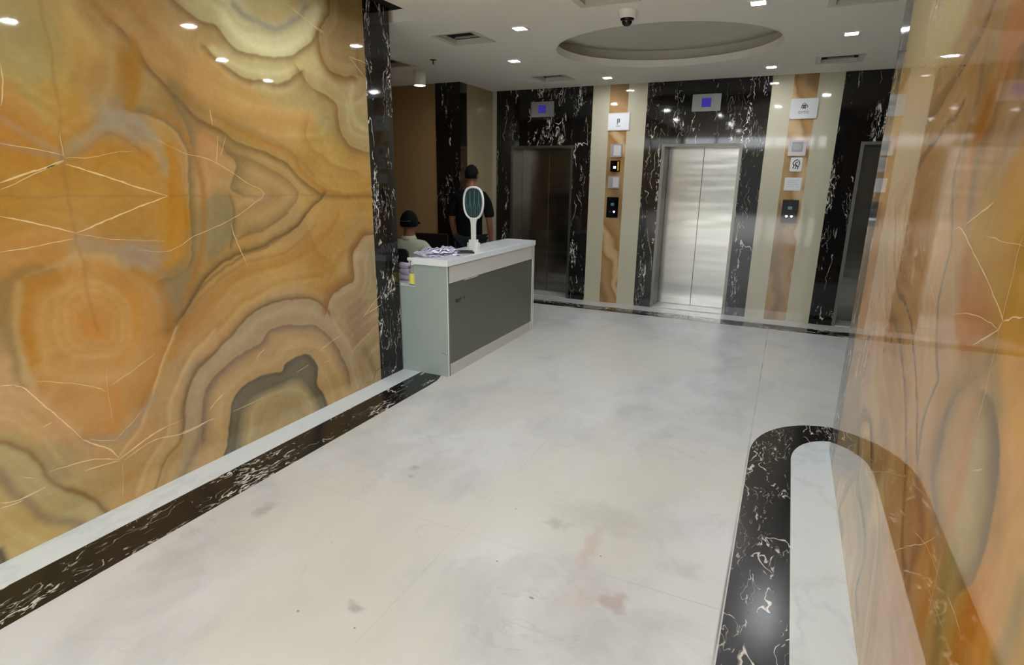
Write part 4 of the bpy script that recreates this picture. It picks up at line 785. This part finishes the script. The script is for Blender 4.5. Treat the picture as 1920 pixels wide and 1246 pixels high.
strokes('lettering', t, [[(-.06, .04), (.055, .04)], [(-.06, .018), (.03, .018)], [(-.06, -.004), (.06, -.004)], [(-.06, -.028), (.01, -.028)], [(.035, -.035), (.06, -.035)]], .004, -.0045, mat('grey_ink', (165, 165, 162), .7))
call_panel(.008, 1.264, .165, .255, 'black glass call panel low on the right tan strip')

# ---------------------------------------------------------------- ceiling fittings
M_led = mat('led_diffuser', (255, 255, 255), .4, emit=(247, 249, 255), es=215.0)
def downlight(x, y, lab, grp):
    t = thing('downlight', lab, 'ceiling light', (x, y, H), 0, grp)
    bm = bmesh.new(); s, i = .062, .043
    o_ = [(-s, -s), (s, -s), (s, s), (-s, s)]; n_ = [(-i, -i), (i, -i), (i, i), (-i, i)]
    for k in range(4):
        k2 = (k+1) % 4
        q = [bm.verts.new((*o_[k], -.006)), bm.verts.new((*o_[k2], -.006)), bm.verts.new((*n_[k2], -.006)), bm.verts.new((*n_[k], -.006))]; bm.faces.new(q)
        q = [bm.verts.new((*o_[k], -.006)), bm.verts.new((*o_[k2], -.006)), bm.verts.new((*o_[k2], .0)), bm.verts.new((*o_[k], .0))]; bm.faces.new(q)
        q = [bm.verts.new((*n_[k], -.006)), bm.verts.new((*n_[k2], -.006)), bm.verts.new((*n_[k2], .03)), bm.verts.new((*n_[k], .03))]; bm.faces.new(q)
    bmesh.ops.remove_doubles(bm, verts=bm.verts[:], dist=1e-5)
    mesh_obj('bezel', bm, M_white, t)
    mesh_obj('diffuser', BX((-i, -i, -.003), (i, i, .012)), M_led, t)
    return t
LAB = ['square downlight left of the dome camera', 'square downlight at the top edge, right of the dome camera', 'square downlight left of the round ceiling recess', 'square downlight right of the round ceiling recess', 'square downlight above the left tan strip', 'square downlight above the right tan strip',
       'corridor downlight just in front of the dome camera', 'corridor downlight over the right black floor border', 'corridor downlight over the left black floor border', 'corridor downlight in mid corridor, nearer the entrance', 'corridor downlight closest to the entrance']
dl0 = None
for k, (x, y) in enumerate(DL):
    lab = LAB[k]
    if dl0 is None: dl0 = downlight(x, y, lab, 'square downlights in the ceiling')
    else:
        c = copy_tree(dl0); c.location = (x, y, H); c['label'] = lab
        if k >= 6: c['group'] = 'downlights over the corridor'
VL = ['square ceiling vent above the reception desk, left of the nearer downlight', 'square ceiling vent near the far wall, between desk side and left tan strip', 'square ceiling vent beside the black pillar, over the seated person', 'white square ceiling vent above the right tan strip', 'white ceiling vent cut by the top edge at right', 'ceiling vent cut by the top edge, left of the dome camera']
def vent(x, y, lab):
    t = thing('ceiling_vent', lab, 'air vent', (x, y, H), 0, 'square vents in the ceiling')
    bm = bmesh.new(); s, i = .20, VH
    o_ = [(-s, -s), (s, -s), (s, s), (-s, s)]; n_ = [(-i, -i), (i, -i), (i, i), (-i, i)]
    for k in range(4):
        k2 = (k+1) % 4
        for A, za, B, zb in ((o_, 0, o_, -.006), (o_, -.006, n_, -.003), (n_, -.003, n_, .03)):
            bm.faces.new([bm.verts.new((*A[k], za)), bm.verts.new((*A[k2], za)), bm.verts.new((*B[k2], zb)), bm.verts.new((*B[k], zb))])
    bmesh.ops.remove_doubles(bm, verts=bm.verts[:], dist=1e-5); bmesh.ops.recalc_face_normals(bm, faces=bm.faces[:])
    mesh_obj('frame', bm, M_vent, t)
    mesh_obj('duct', BX((-i, -i, .03), (i, i, .045)), M_dark, t)
    for k in (0,):                       # bent grille slats
        bm = bmesh.new(); prism(bm, [(.03+k*.05, .008), (.045+k*.05, .026), (.047+k*.05, .025), (.032+k*.05, .007)], 'x', -.10+.03*k, .12-.02*k); mesh_obj('slat', bm, M_vent, t)
    return t
v0 = vent(*VENTS[0], VL[0])
for (x, y), lab in list(zip(VENTS, VL))[1:]: c = copy_tree(v0); c.location = (x, y, H); c['label'] = lab
t = thing('dome_camera', 'white dome security camera with black lens dome on the ceiling', 'camera', (-1.155, 4.23, H))
bm = bmesh.new(); lathe(bm, [(0, 0), (.064, 0), (.066, -.004), (.066, -.012), (.058, -.018), (.057, -.045), (.052, -.050), (0, -.050)], 36); mesh_obj('housing', bm, M_white, t, True)
bm = bmesh.new(); lathe(bm, [(.046, -.048), (.046, -.058), (.034, -.060)] + [(.036*math.cos(a), -.064-.034*math.sin(a)) for a in [i*math.pi/16 for i in range(9)]], 32); mesh_obj('lens_dome', bm, mat('black_dome', (10, 10, 12), .08), t, True)
t = thing('cylinder_light', 'white cylinder ceiling lamp with warm glow near the tan wall', 'ceiling light', (-3.81, 5.64, H))
bm = bmesh.new(); lathe(bm, [(0, 0), (.067, 0), (.067, -.148), (.060, -.148), (.060, -.135), (0, -.135)], 36); mesh_obj('housing', bm, M_white, t, True)
bm = bmesh.new(); lathe(bm, [(0, -.136), (.0595, -.136), (.0595, -.146), (0, -.146)], 32); mesh_obj('diffuser', bm, mat('warm_diffuser', (255, 240, 215), .4, emit=(255, 226, 180), es=30.0), t)
t = thing('sprinkler', 'small dark sprinkler head hanging from the ceiling', 'sprinkler', (-3.329, 5.173, H))
bm = bmesh.new(); lathe(bm, [(0, 0), (.033, 0), (.033, -.003), (.012, -.006), (.006, -.008), (.005, -.035), (0, -.036)], 20); mesh_obj('body', bm, mat('dark_brass', (52, 44, 34), .4, metal=.7), t, True)
bm = bmesh.new(); lathe(bm, [(0, -.034), (.014, -.036), (.014, -.039), (0, -.040)], 16); mesh_obj('deflector', bm, mat('dark_brass_deflector', (60, 50, 38), .4, metal=.7), t)

# ---------------------------------------------------------------- reception desk
M_side = mat('grey_green_laminate', (156, 170, 164), .22); M_front = mat('olive_grey_laminate', (92, 94, 82), .30); M_top = mat('white_gloss_top', (232, 240, 242), .08); M_band = mat('pale_laminate', (205, 203, 196), .35); M_edge = mat('white_edging', (236, 238, 232), .3)
M_kick = mat('brushed_kick', (196, 194, 190), .35)
D = thing('reception_desk', 'grey and white reception desk with raised white counter beside black pillar', 'desk', (-2.37, 3.814, 0))
DY = 1.735
def dpanel(y0, y1, tall=.915):
    bm = bmesh.new(); prism(bm, [(-.83, 0), (0, 0), (0, tall), (-.306, tall), (-.306, .725), (-.83, .725)], 'y', y0, y1); return mesh_obj('side_panel', bm, M_side, D)
dpanel(0, .022); dpanel(DY-.022, DY)
mesh_obj('front_panel', BX((-.022, .03, .105), (-.006, DY-.03, .772)), M_front, D)
mesh_obj('fascia', BX((-.020, .03, .776), (-.002, DY-.03, .913)), M_band, D)
mesh_obj('kickboard', BX((-.030, .03, 0), (-.003, DY-.03, .100)), M_kick, D)
for s in (0, 1):
    y0 = 0 if s == 0 else DY-.024
    mesh_obj('edge_strip', BX((-.0005, y0-.001 if s == 0 else y0+.020, 0), (.003, y0+.004 if s == 0 else y0+.026, .914)), M_edge, D)
    mesh_obj('corner_post', BX((-.020, y0+.022 if s == 0 else y0-.012, 0), (-.002, y0+.034 if s == 0 else y0+.001, .914)), M_edge if s else M_front, D)
mesh_obj('countertop', BX((-.325, -.012, .915), (.012, DY+.012, .966), .003), M_top, D)
mesh_obj('worktop', BX((-.83, .023, .70), (-.327, DY-.023, .728), .002), M_top, D)
mesh_obj('back_panel', BX((-.326, .023, .728), (-.306, DY-.023, .914)), M_band, D)
mesh_obj('drawer_unit', BX((-.80, 1.1, .0), (-.45, 1.70, .70), .002), M_band, D)
bm = BX((.0, .265, .768), (.004, .50, .773)); mesh_obj('white_bar', bm, M_edge, D)  # thin white bar at the front panel's top edge
# worn lettering: only traces of the letters are left
segs = [[(.140, .628), (.140, .600)], [(.150, .628), (.150, .600)], [(.158, .628), (.170, .601)], [(.163, .630), (.163, .598)], [(.180, .630), (.172, .600), (.186, .600)], [(.195, .632), (.190, .606), (.183, .600)], [(.212, .634), (.206, .612)], [(.206, .612), (.198, .602)], [(.226, .634), (.219, .614)], [(.232, .634), (.219, .618)], [(.268, .630), (.268, .612)], [(.282, .630), (.282, .614)], [(.320, .636), (.322, .628)]]
bm = bmesh.new()
for pts in segs:
    for (a, b), (c, d) in zip(pts, pts[1:]):
        l = math.hypot(c-a, d-b); ny, nz = -(d-b)/l*.0028, (c-a)/l*.0028
        prism(bm, [(a+ny, b+nz), (a-ny, b-nz), (c-ny, d-nz), (c+ny, d+nz)], 'x', -.0065, -.0045)
mesh_obj('lettering', bm, mat('dark_lettering', (44, 48, 34), .5), D)
bm = bmesh.new(); prism(bm, [(-.066, .205), (-.012, .188), (-.012, .184), (-.066, .201)], 'y', -.0006, .0006); mesh_obj('scratch', bm, mat('scratch_grey', (84, 98, 98), .5), D)

# ---------------------------------------------------------------- things on the desk
def racket():
    t = thing('mosquito_racket', 'white electric mosquito racket standing upright on the counter', 'racket', (-2.545, 4.56, .966), math.radians(0))
    def oval(w_, h_, cz, n=48, e=2.6):
        out = []
        for k in range(n):
            a = 2*math.pi*k/n; c, s = math.cos(a), math.sin(a)
            ww = w_*(1 - .10*(-s if s < 0 else 0))
            out.append((ww*abs(c)**(2/e)*(1 if c >= 0 else -1), cz+h_*abs(s)**(2/e)*(1 if s >= 0 else -1)))
        return out
    cz = .408; A = oval(.106, .145, cz); B = oval(.089, .128, cz)
    bm = bmesh.new(); n = len(A)
    R = [[bm.verts.new((p[0], y, p[1])) for p in L] for L, y in ((A, -.008), (B, -.008), (B, .008), (A, .008))]
    for i in range(n):
        j = (i+1) % n
        for k in range(4): bm.faces.new((R[k][i], R[k][j], R[(k+1) % 4][j], R[(k+1) % 4][i]))
    bmesh.ops.recalc_face_normals(bm, faces=bm.faces[:]); bmesh.ops.bevel(bm, geom=[e for e in bm.edges if abs(e.verts[0].co.y-e.verts[1].co.y) < 1e-6 and abs(e.calc_face_angle(0)) > 1], offset=.003, segments=2, affect='EDGES')
    mesh_obj('frame', bm, M_white, t, True)
    bm = bmesh.new(); prism(bm, oval(.090, .129, cz), 'y', -.0012, .0012); mesh_obj('mesh_grid', bm, mat('dark_teal_mesh', (40, 66, 70), .35), t)
    rnd = random.Random(3)
    bm = bmesh.new()
    for k in range(7):
        x = -.066+.022*k; h = .118*math.sqrt(max(0, 1-(x/.092)**2))
        kk = .010*(1 if k % 2 else -1); tube(bm, [(x, -.0035, cz-h), (x, -.0035, cz-.03), (x+kk, -.0035, cz+.005), (x+kk, -.0035, cz+h*.93)], .0014, 6)
    mesh_obj('wires', bm, mat('pale_wire', (130, 160, 158), .3, metal=.4), t)
    bm = bmesh.new(); prism(bm, [(-.052, .290), (-.030, .258), (-.023, .222), (-.021, .05), (.021, .05), (.023, .222), (.030, .258), (.052, .290), (.030, .276), (0, .270), (-.030, .276)], 'y', -.009, .009)
    mesh_obj('handle', bm, M_white, t)
    bm = bmesh.new(); prism(bm, rrect(.112, .05, .008), 'z', 0, .058); prism(bm, rrect(.07, .066, .008), 'z', 0, .085); mesh_obj('charging_stand', bm, M_white, t)
racket()
M_cloth = mat('lavender_cloth', (176, 172, 198), .85)
def folded_cloth():
    t = thing('folded_cloth', 'crumpled lavender striped cloth lying on the desk corner', 'cloth', (-2.60, 4.04, .966), math.radians(52))
    N = NT(M_cloth); o = N.obj(); wv = N.n('ShaderNodeTexWave', wave_type='BANDS', bands_direction='Y'); N.set(wv, 'Vector', N.vadd(o, N.noise(o, 14, 2, out=1), .04)); N.set(wv, 'Scale', 16.0); N.set(wv, 'Distortion', 1.5)
    N.set(N.b, 'Base Color', N.ramp(wv.outputs[1], [(.35, s2l((92, 88, 128))), (.55, s2l((222, 220, 234)))]))
    for L in range(3):
        bm = bmesh.new(); nx, ny = 26, 18; w_, h_ = .35-.03*L, .24-.02*L; g = {}
        ox, oy = (.0, .0) if L == 0 else ((-.015, .006) if L == 1 else (.02, -.008)); z0 = .001+.014*L
        for s in (0, 1):
            for i in range(nx+1):
                for j in range(ny+1):
                    u, v = i/nx-.5, j/ny-.5; e = min(1, min(.5-abs(u), .5-abs(v))*9)
                    wob = .012*math.sin(9*u+4*v+L*2)+.010*math.sin(17*u-11*v+L)
                    z = z0 + s*(.009*e + (.011+wob*.55+.006*math.sin(31*u+8*v))*e*1.25*(.55+.5*L/2)) + (.0 if s else 0)
                    g[s, i, j] = bm.verts.new((ox+u*w_+.006*math.sin(12*v+L), oy+v*h_+.006*math.sin(11*u+2*L), z))
        for s in (0, 1):
            for i in range(nx):
                for j in range(ny): bm.faces.new((g[s, i, j], g[s, i+1, j], g[s, i+1, j+1], g[s, i, j+1]))
        for i in range(nx):
            for j in (0, ny): bm.faces.new((g[0, i, j], g[0, i+1, j], g[1, i+1, j], g[1, i, j]))
        for j in range(ny):
            for i in (0, nx): bm.faces.new((g[0, i, j], g[0, i, j+1], g[1, i, j+1], g[1, i, j]))
        bmesh.ops.recalc_face_normals(bm, faces=bm.faces[:]); mesh_obj('fold', bm, M_cloth, t, True)
folded_cloth()
t = thing('wallet', 'flat black wallet beside the crumpled cloth on the counter', 'wallet', (-2.470, 4.285, .9662), math.radians(30))
mesh_obj('cover', BX((-.075, -.045, 0), (.075, .045, .012), .004), M_black_plastic, t); mesh_obj('flap', BX((-.070, -.042, .012), (.060, .042, .019), .003), mat('black_leather', (26, 26, 30), .55), t)
t = thing('spray_bottle', 'clear spray bottle with yellow label on the low worktop', 'bottle', (-2.742, 3.885, .728))
M_clear = mat('cloudy_plastic', (200, 204, 208), .15, trans=.55)
bm = bmesh.new(); lathe(bm, [(0, 0), (.030, 0), (.033, .006), (.033, .115), (.028, .135), (.014, .155), (.012, .168), (0, .168)], 28); mesh_obj('bottle_body', bm, M_clear, t, True)
bm = bmesh.new(); lathe(bm, [(.0336, .012), (.0336, .098)], 28); mesh_obj('label', bm, mat('yellow_label', (238, 232, 96), .45), t, True)
bm = bmesh.new(); lathe(bm, [(0, .166), (.016, .166), (.016, .190), (.009, .194), (.009, .205), (0, .205)], 24); box(bm, (-.048, -.009, .200), (.022, .009, .224), .003); box(bm, (-.036, -.005, .165), (-.029, .005, .202)); mesh_obj('trigger', bm, M_white, t)
t = thing('tissue_roll', 'pale lavender rolled towel stack behind the spray bottle', 'towel', (-2.93, 4.03, .728))
for k in range(3):
    bm = bmesh.new(); tube(bm, [(-.045, .004*k, .028+.050*k), (-.02, 0, .029+.050*k), (.045, -.003*k, .028+.050*k)], [.026, .028, .026], 16); mesh_obj('roll', bm, mat('pale_towel', (196, 190, 212), .9), t, True)
bm = bmesh.new(); tube(bm, [(-3.10, 3.86, .735), (-2.98, 3.87, .733), (-2.88, 3.862, .734), (-2.80, 3.86, .733)], .0045, 8); tag(mesh_obj('white_cable', bm, M_white), 'thin white cable lying on the low worktop beside spray bottle', 'cable')

# ---------------------------------------------------------------- people
def skin_obj(name, V, E, R, m, parent, sub=2, root=0):
    me = bpy.data.meshes.new(name); me.from_pydata(V, E, []); o = bpy.data.objects.new(name, me); link(o, parent)
    md = o.modifiers.new('skin', 'SKIN'); md.use_smooth_shade = True; md.branch_smoothing = .3
    for i, r in enumerate(R):
        me.skin_vertices[0].data[i].radius = r if isinstance(r, tuple) else (r, r); me.skin_vertices[0].data[i].use_root = (i == root)
    s = o.modifiers.new('sub', 'SUBSURF'); s.levels = sub; s.render_levels = sub
    me.materials.append(m); return o
class Skel:
    def __init__(s): s.V = []; s.E = []; s.R = []
    def add(s, p, r, par=None):
        s.V.append(tuple(p)); s.R.append(r); i = len(s.V)-1
        if par is not None: s.E.append((par, i))
        return i
    def chain(s, par, pts):
        for p, r in pts: par = s.add(p, r, par)
        return par
def hand(S, wrist, w, d, side, out):
    """palm, four unequal curled fingers and a thumb; d = pointing direction, out = sideways axis across the palm"""
    d = Vector(d).normalized(); out = Vector(out).normalized(); n = d.cross(out).normalized()
    w = Vector(w); palm = S.add(w + d*.045, (.030, .016), wrist); kn = S.add(w + d*.080, (.034, .014), palm)
    for k, (o_, L) in enumerate(((-.030, .068), (-.010, .076), (.010, .071), (.029, .056))):
        b = w + d*.088 + out*o_; a = S.add(b, .0088, kn)
        a = S.add(b + d*L*.45 + n*.006, .0082, a); a = S.add(b + d*L*.75 + n*.020, .0076, a); S.add(b + d*L*.92 + n*.036, .0065, a)
    b = w + d*.035 - out*.034; a = S.add(b, .0105, palm); a = S.add(b + d*.026 - out*.016 + n*.010, .0095, a); S.add(b + d*.050 - out*.020 + n*.018, .008, a)
def ball(name, c, r, m, parent, seg=20, rot=None, sub=None):
    bm = bmesh.new(); bmesh.ops.create_uvsphere(bm, u_segments=seg, v_segments=seg//2+2, radius=1.0)
    for v in bm.verts: v.co = Vector((v.co.x*r[0], v.co.y*r[1], v.co.z*r[2]))
    if rot: bmesh.ops.rotate(bm, verts=bm.verts, matrix=Matrix.Rotation(rot, 3, 'X'))
    for v in bm.verts: v.co += Vector(c)
    return mesh_obj(name, bm, m, parent, True)
M_skin = mat('brown_skin', (128, 84, 60), .5); M_hair = mat('black_hair', (6, 5, 5), .7, spec=.15); M_eye = mat('eye_white', (225, 220, 212), .3)
M_tee = mat('black_tshirt', (9, 9, 11), .9, spec=.15); M_jeans = mat('dark_teal_trousers', (24, 34, 40), .9, spec=.2); M_shoe = mat('dark_shoes', (28, 26, 24), .6)
def head(S, neck, c, yaw=0.0, s=1.0):
    """head grown from the neck; face looks along +y turned by yaw"""
    c = Vector(c); f = Vector((math.sin(yaw)*-1, math.cos(yaw), 0))
    a = S.add(c + Vector((0, 0, -.065*s)) + f*.005, (.062*s, .066*s), neck); b = S.add(c + f*.012, (.076*s, .088*s), a); t_ = S.add(c + Vector((0, 0, .060*s)), (.068*s, .082*s), b); S.add(c + Vector((0, 0, .095*s)) - f*.004, (.036*s, .045*s), t_)
    return c, f
def face_bits(parent, c, f, s=1.0, eyes=True):
    r = Vector((f.y, -f.x, 0))
    for k in (-1, 1):
        ball('ear', c + r*k*.079*s - f*.002 + Vector((0, 0, -.012)), (.010, .018, .030), M_skin, parent, 12)
        ball('eye', c + r*k*.031*s + f*.088*s + Vector((0, 0, .004)), (.013, .013, .009), M_eye, parent, 12)
    ball('nose', c + f*.103*s + Vector((0, 0, -.022)), (.013, .018, .022), M_skin, parent, 12)
    ball('mouth', c + f*.090*s + Vector((0, 0, -.055)), (.024, .010, .007), mat('lips', (128, 70, 60), .5), parent, 12)

# the man standing with his back to us
T = thing('person', 'standing person with short black hair in a black t-shirt, back turned', 'person', (-3.415, 6.05, 0), math.radians(4))
S = Skel(); pel = S.add((0, 0, .93), (.135, .10)); wa = S.add((0, .0, 1.06), (.125, .09), pel); ch = S.add((0, .005, 1.24), (.150, .10), wa); uc = S.add((0, -.005, 1.37), (.13, .085), ch); nk = S.add((0, .0, 1.46), .058, uc); n2 = S.add((.002, .014, 1.51), .053, nk)
hc, hf = head(S, n2, (.002, .030, 1.615), 0, .97)
for s in (-1, 1):
    sh = S.add((s*.165, -.005, 1.375), .058, uc); ua = S.add((s*.215, -.005, 1.27), .050, sh); el = S.add((s*.245, -.01, 1.10), .040, ua); fa = S.add((s*.243, .03, .99), .037, el); wr = S.add((s*.235, .07, .87), .026, fa)
    hand(S, wr, (s*.235, .07, .87), (0, .18, -1), s, (0, -1*1.0, 0))
    hp = S.add((s*.09, 0, .86), .092, pel); th = S.add((s*.095, .0, .68), .080, hp); kn = S.add((s*.10, .01, .48), .056, th); ca = S.add((s*.105, -.01, .32), .055, kn); an = S.add((s*.105, -.01, .10), .038, ca); ft = S.add((s*.11, .07, .045), .036, an); S.add((s*.115, .16, .035), .030, ft)
skin_obj('body', S.V, S.E, S.R, M_skin, T); face_bits(T, hc, hf)
S = Skel(); a = S.add((0, .0, .80), (.150, .118)); a = S.add((0, .0, .90), (.160, .124), a); a = S.add((0, 0, 1.07), (.152, .115), a); a = S.add((0, .005, 1.24), (.176, .122), a); uc = S.add((0, -.002, 1.375), (.150, .102), a); S.add((0, .0, 1.452), (.072, .070), uc)
for s in (-1, 1):
    b = S.add((s*.160, -.003, 1.385), .074, uc); b = S.add((s*.220, -.004, 1.29), .070, b); b = S.add((s*.245, -.006, 1.17), .064, b); S.add((s*.250, -.008, 1.135), .062, b)
skin_obj('t_shirt', S.V, S.E, S.R, M_tee, T)
S = Skel(); pel = S.add((0, 0, .95), (.150, .115))
for s in (-1, 1):
    hp = S.add((s*.09, 0, .86), .108, pel); th = S.add((s*.095, .0, .68), .096, hp); kn = S.add((s*.10, .01, .48), .074, th); ca = S.add((s*.105, -.005, .30), .070, kn); S.add((s*.105, -.005, .09), .062, ca)
skin_obj('trousers', S.V, S.E, S.R, M_jeans, T)
for s in (-1, 1):
    bm = bmesh.new(); prism(bm, [(-.045, -.07), (.045, -.07), (.052, .06), (.045, .16), (.0, .20), (-.045, .16), (-.052, .06)], 'z', 0, .022)
    prism(bm, [(-.040, -.065), (.040, -.065), (.044, .05), (.034, .15), (0, .18), (-.034, .15), (-.044, .05)], 'z', .022, .075)
    for v in bm.verts:
        v.co.x += s*.11
        if v.co.z > .05 and v.co.y > .04: v.co.z = .05
    mesh_obj('shoe', bm, M_shoe, T, True)
# cap of short hair over the skull
def hair(parent, c, f, m, s=1.0, low=-.35, name='hair', grow=1.08):
    bm = bmesh.new(); bmesh.ops.create_uvsphere(bm, u_segments=32, v_segments=20, radius=1.0)
    kill = []
    ang = math.atan2(-f.x, f.y)
    for v in bm.verts:
        x, y, z = v.co; lim = low + (.75 if y > .25 else 0)*min(1, (y-.25)/.3 if y > .25 else 0)
        if z < lim: kill.append(v)
    bmesh.ops.delete(bm, geom=kill, context='VERTS')
    for v in bm.verts:
        x, y, z = v.co; fl = 1.0 + .06*(z > .5); v.co = Vector((x*.083*grow*s, y*.100*grow*s, z*.108*grow*s*fl))
        v.co = Matrix.Rotation(ang, 3, 'Z') @ v.co + Vector(c) + Vector((0, 0, .012*s))
    o = mesh_obj(name, bm, m, parent, True); sd = o.modifiers.new('thick', 'SOLIDIFY'); sd.thickness = .010; sd.offset = -1
    return o
hair(T, hc, hf, M_hair, .95, -.50, grow=1.02)

# the seated man behind the desk, with a cap
T = thing('person', 'seated person in a black cap and pale grey-green shirt behind the desk', 'person', (-3.49, 4.86, 0), math.radians(14))
M_shirt = mat('grey_green_shirt', (168, 172, 150), .85)
S = Skel(); pel = S.add((0, 0, .50), (.14, .11)); wa = S.add((0, .01, .62), (.13, .10), pel); ch = S.add((0, .02, .78), (.15, .105), wa); uc = S.add((0, .03, .90), (.13, .09), ch); nk = S.add((0, .045, .985), .058, uc); n2 = S.add((0, .055, 1.03), .054, nk)
hc, hf = head(S, n2, (0, .072, 1.125), 0, 1.0)
for s in (-1, 1):
    sh = S.add((s*.165, .025, .90), .058, uc); ua = S.add((s*.215, .05, .80), .050, sh); el = S.add((s*.235, .10, .68), .040, ua); fa = S.add((s*.20, .20, .685), .036, el); wr = S.add((s*.16, .31, .70), .026, fa)
    hand(S, wr, (s*.16, .31, .70), (-s*.3, 1, .02), s, (s*1.0, .3, 0))
    hp = S.add((s*.10, .06, .50), .092, pel); th = S.add((s*.12, .28, .51), .078, hp); kn = S.add((s*.13, .46, .50), .058, th); ca = S.add((s*.13, .47, .34), .054, kn); an = S.add((s*.13, .45, .10), .038, ca); ft = S.add((s*.135, .53, .045), .036, an); S.add((s*.14, .62, .035), .030, ft)
skin_obj('body', S.V, S.E, S.R, M_skin, T); face_bits(T, hc, hf)
S = Skel(); a = S.add((0, 0, .54), (.160, .130)); a = S.add((0, .01, .65), (.152, .122), a); a = S.add((0, .02, .79), (.175, .125), a); uc = S.add((0, .03, .905), (.150, .105), a); S.add((0, .04, .972), (.078, .072), uc)
for s in (-1, 1):
    b = S.add((s*.160, .027, .912), .074, uc); b = S.add((s*.218, .045, .82), .070, b); b = S.add((s*.238, .085, .72), .062, b); S.add((s*.236, .12, .69), .058, b)
skin_obj('shirt', S.V, S.E, S.R, M_shirt, T)
bm = bmesh.new()
ring = [(.073*math.cos(a), .052+.071*math.sin(a)) for a in [2*math.pi*k/24 for k in range(24)]]
lo = [bm.verts.new((x*1.22, .050+(y-.050)*1.25, .965)) for x, y in ring]; hi = [bm.verts.new((x*.92, y*.96, 1.010)) for x, y in ring]
for k in range(24): bm.faces.new((lo[k], lo[(k+1) % 24], hi[(k+1) % 24], hi[k]))
o = mesh_obj('collar', bm, M_shirt, T, True); sd = o.modifiers.new('t', 'SOLIDIFY'); sd.thickness = .006
S = Skel(); pel = S.add((0, .0, .52), (.155, .12))
for s in (-1, 1):
    hp = S.add((s*.10, .08, .51), .104, pel); th = S.add((s*.12, .28, .51), .092, hp); kn = S.add((s*.13, .46, .49), .076, th); ca = S.add((s*.13, .46, .32), .070, kn); S.add((s*.13, .45, .09), .062, ca)
skin_obj('trousers', S.V, S.E, S.R, M_tee, T)
for s in (-1, 1):
    bm = bmesh.new(); prism(bm, [(-.045, .39), (.045, .39), (.052, .52), (.045, .61), (.0, .65), (-.045, .61), (-.052, .52)], 'z', 0, .055)
    for v in bm.verts: v.co.x += s*.135
    mesh_obj('shoe', bm, M_shoe, T, True)
cap = hair(T, hc, hf, mat('black_cap_cloth', (8, 7, 9), .85, spec=.15), 1.0, -.42, 'cap', 1.10)
bm = bmesh.new(); prism(bm, [(-.075, .12), (.075, .12), (.066, .19), (.035, .222), (-.035, .222), (-.066, .19)], 'z', 1.135, 1.143)
for v in bm.verts: v.co.y += .04; v.co.z -= (v.co.y-.16)*.25
mesh_obj('cap_brim', bm, mat('black_brim', (8, 7, 9), .8, spec=.15), T)
pts = [(.094*math.sin(a)*-1, .072-.118*math.cos(a), 1.160) for a in [(-.6+.12*k) for k in range(11)]]
bm = bmesh.new(); tube(bm, pts, .0022, 6); mesh_obj('cap_piping', bm, mat('pale_piping', (120, 118, 116), .6), T)

# chairs and a monitor behind the desk
t = thing('office_chair', 'black office chair the capped person sits on', 'chair', (-3.49, 4.86, 0), math.radians(14))
bm = bmesh.new(); prism(bm, rrect(.46, .44, .06, 6, 0, .04), 'z', .345, .392); mesh_obj('seat', bm, M_black_plastic, t)
bm = bmesh.new(); prism(bm, rrect(.34, .46, .05, 6, -.09, .67), 'y', -.20, -.165); mesh_obj('backrest', bm, mat('black_mesh_fabric', (18, 18, 20), .8), t)
mesh_obj('back_bar', BX((-.03, -.225, .35), (.03, -.20, .60)), M_black_plastic, t)
mesh_obj('seat_link', BX((-.03, -.225, .35), (.03, .04, .376)), M_black_plastic, t)
bm = bmesh.new(); lathe(bm, [(0, .08), (.028, .08), (.028, .375), (0, .375)], 16, (0, .04, 0)); mesh_obj('gas_post', bm, M_alu, t)
for k in range(5):
    a = 2*math.pi*k/5+.3; bm = bmesh.new(); tube(bm, [(0, .04, .09), (.13*math.cos(a), .04+.13*math.sin(a), .075), (.25*math.cos(a), .04+.25*math.sin(a), .058)], [.022, .018, .014], 8); l_ = mesh_obj('leg', bm, M_black_plastic, t, True)
    bm = bmesh.new(); bmesh.ops.create_cone(bm, cap_ends=True, segments=16, radius1=.028, radius2=.028, depth=.022, matrix=Matrix.Translation((.25*math.cos(a), .04+.25*math.sin(a), .028)) @ Matrix.Rotation(math.pi/2, 4, 'X')); mesh_obj('castor', bm, M_black_plastic, l_)
t = thing('side_table', 'low pale side table carrying the dark monitor behind the desk', 'table', (-3.62, 5.72, 0))
mesh_obj('tabletop', BX((-.30, -.22, .60), (.30, .22, .625), .002), M_band, t)
for sx in (-1, 1):
    for sy in (-1, 1): mesh_obj('leg', BX((sx*.28-.015, sy*.20-.015, 0), (sx*.28+.015, sy*.20+.015, .60)), M_alu, t)
t = thing('monitor', 'dark flat monitor seen between the capped person and the cloth', 'monitor', (-3.66, 5.58, .625), math.radians(8))
mesh_obj('panel', BX((-.20, -.015, .075), (.20, .015, .345), .004), M_black_plastic, t); mesh_obj('stand', BX((-.02, .0, .01), (.02, .03, .12)), M_black_plastic, t); mesh_obj('foot', BX((-.09, -.06, 0), (.09, .08, .012), .003), M_black_plastic, t); mesh_obj('bezel_rim', BX((-.19, -.0165, .335), (.19, -.0148, .343)), mat('dark_red_rim', (50, 24, 20), .4), t)
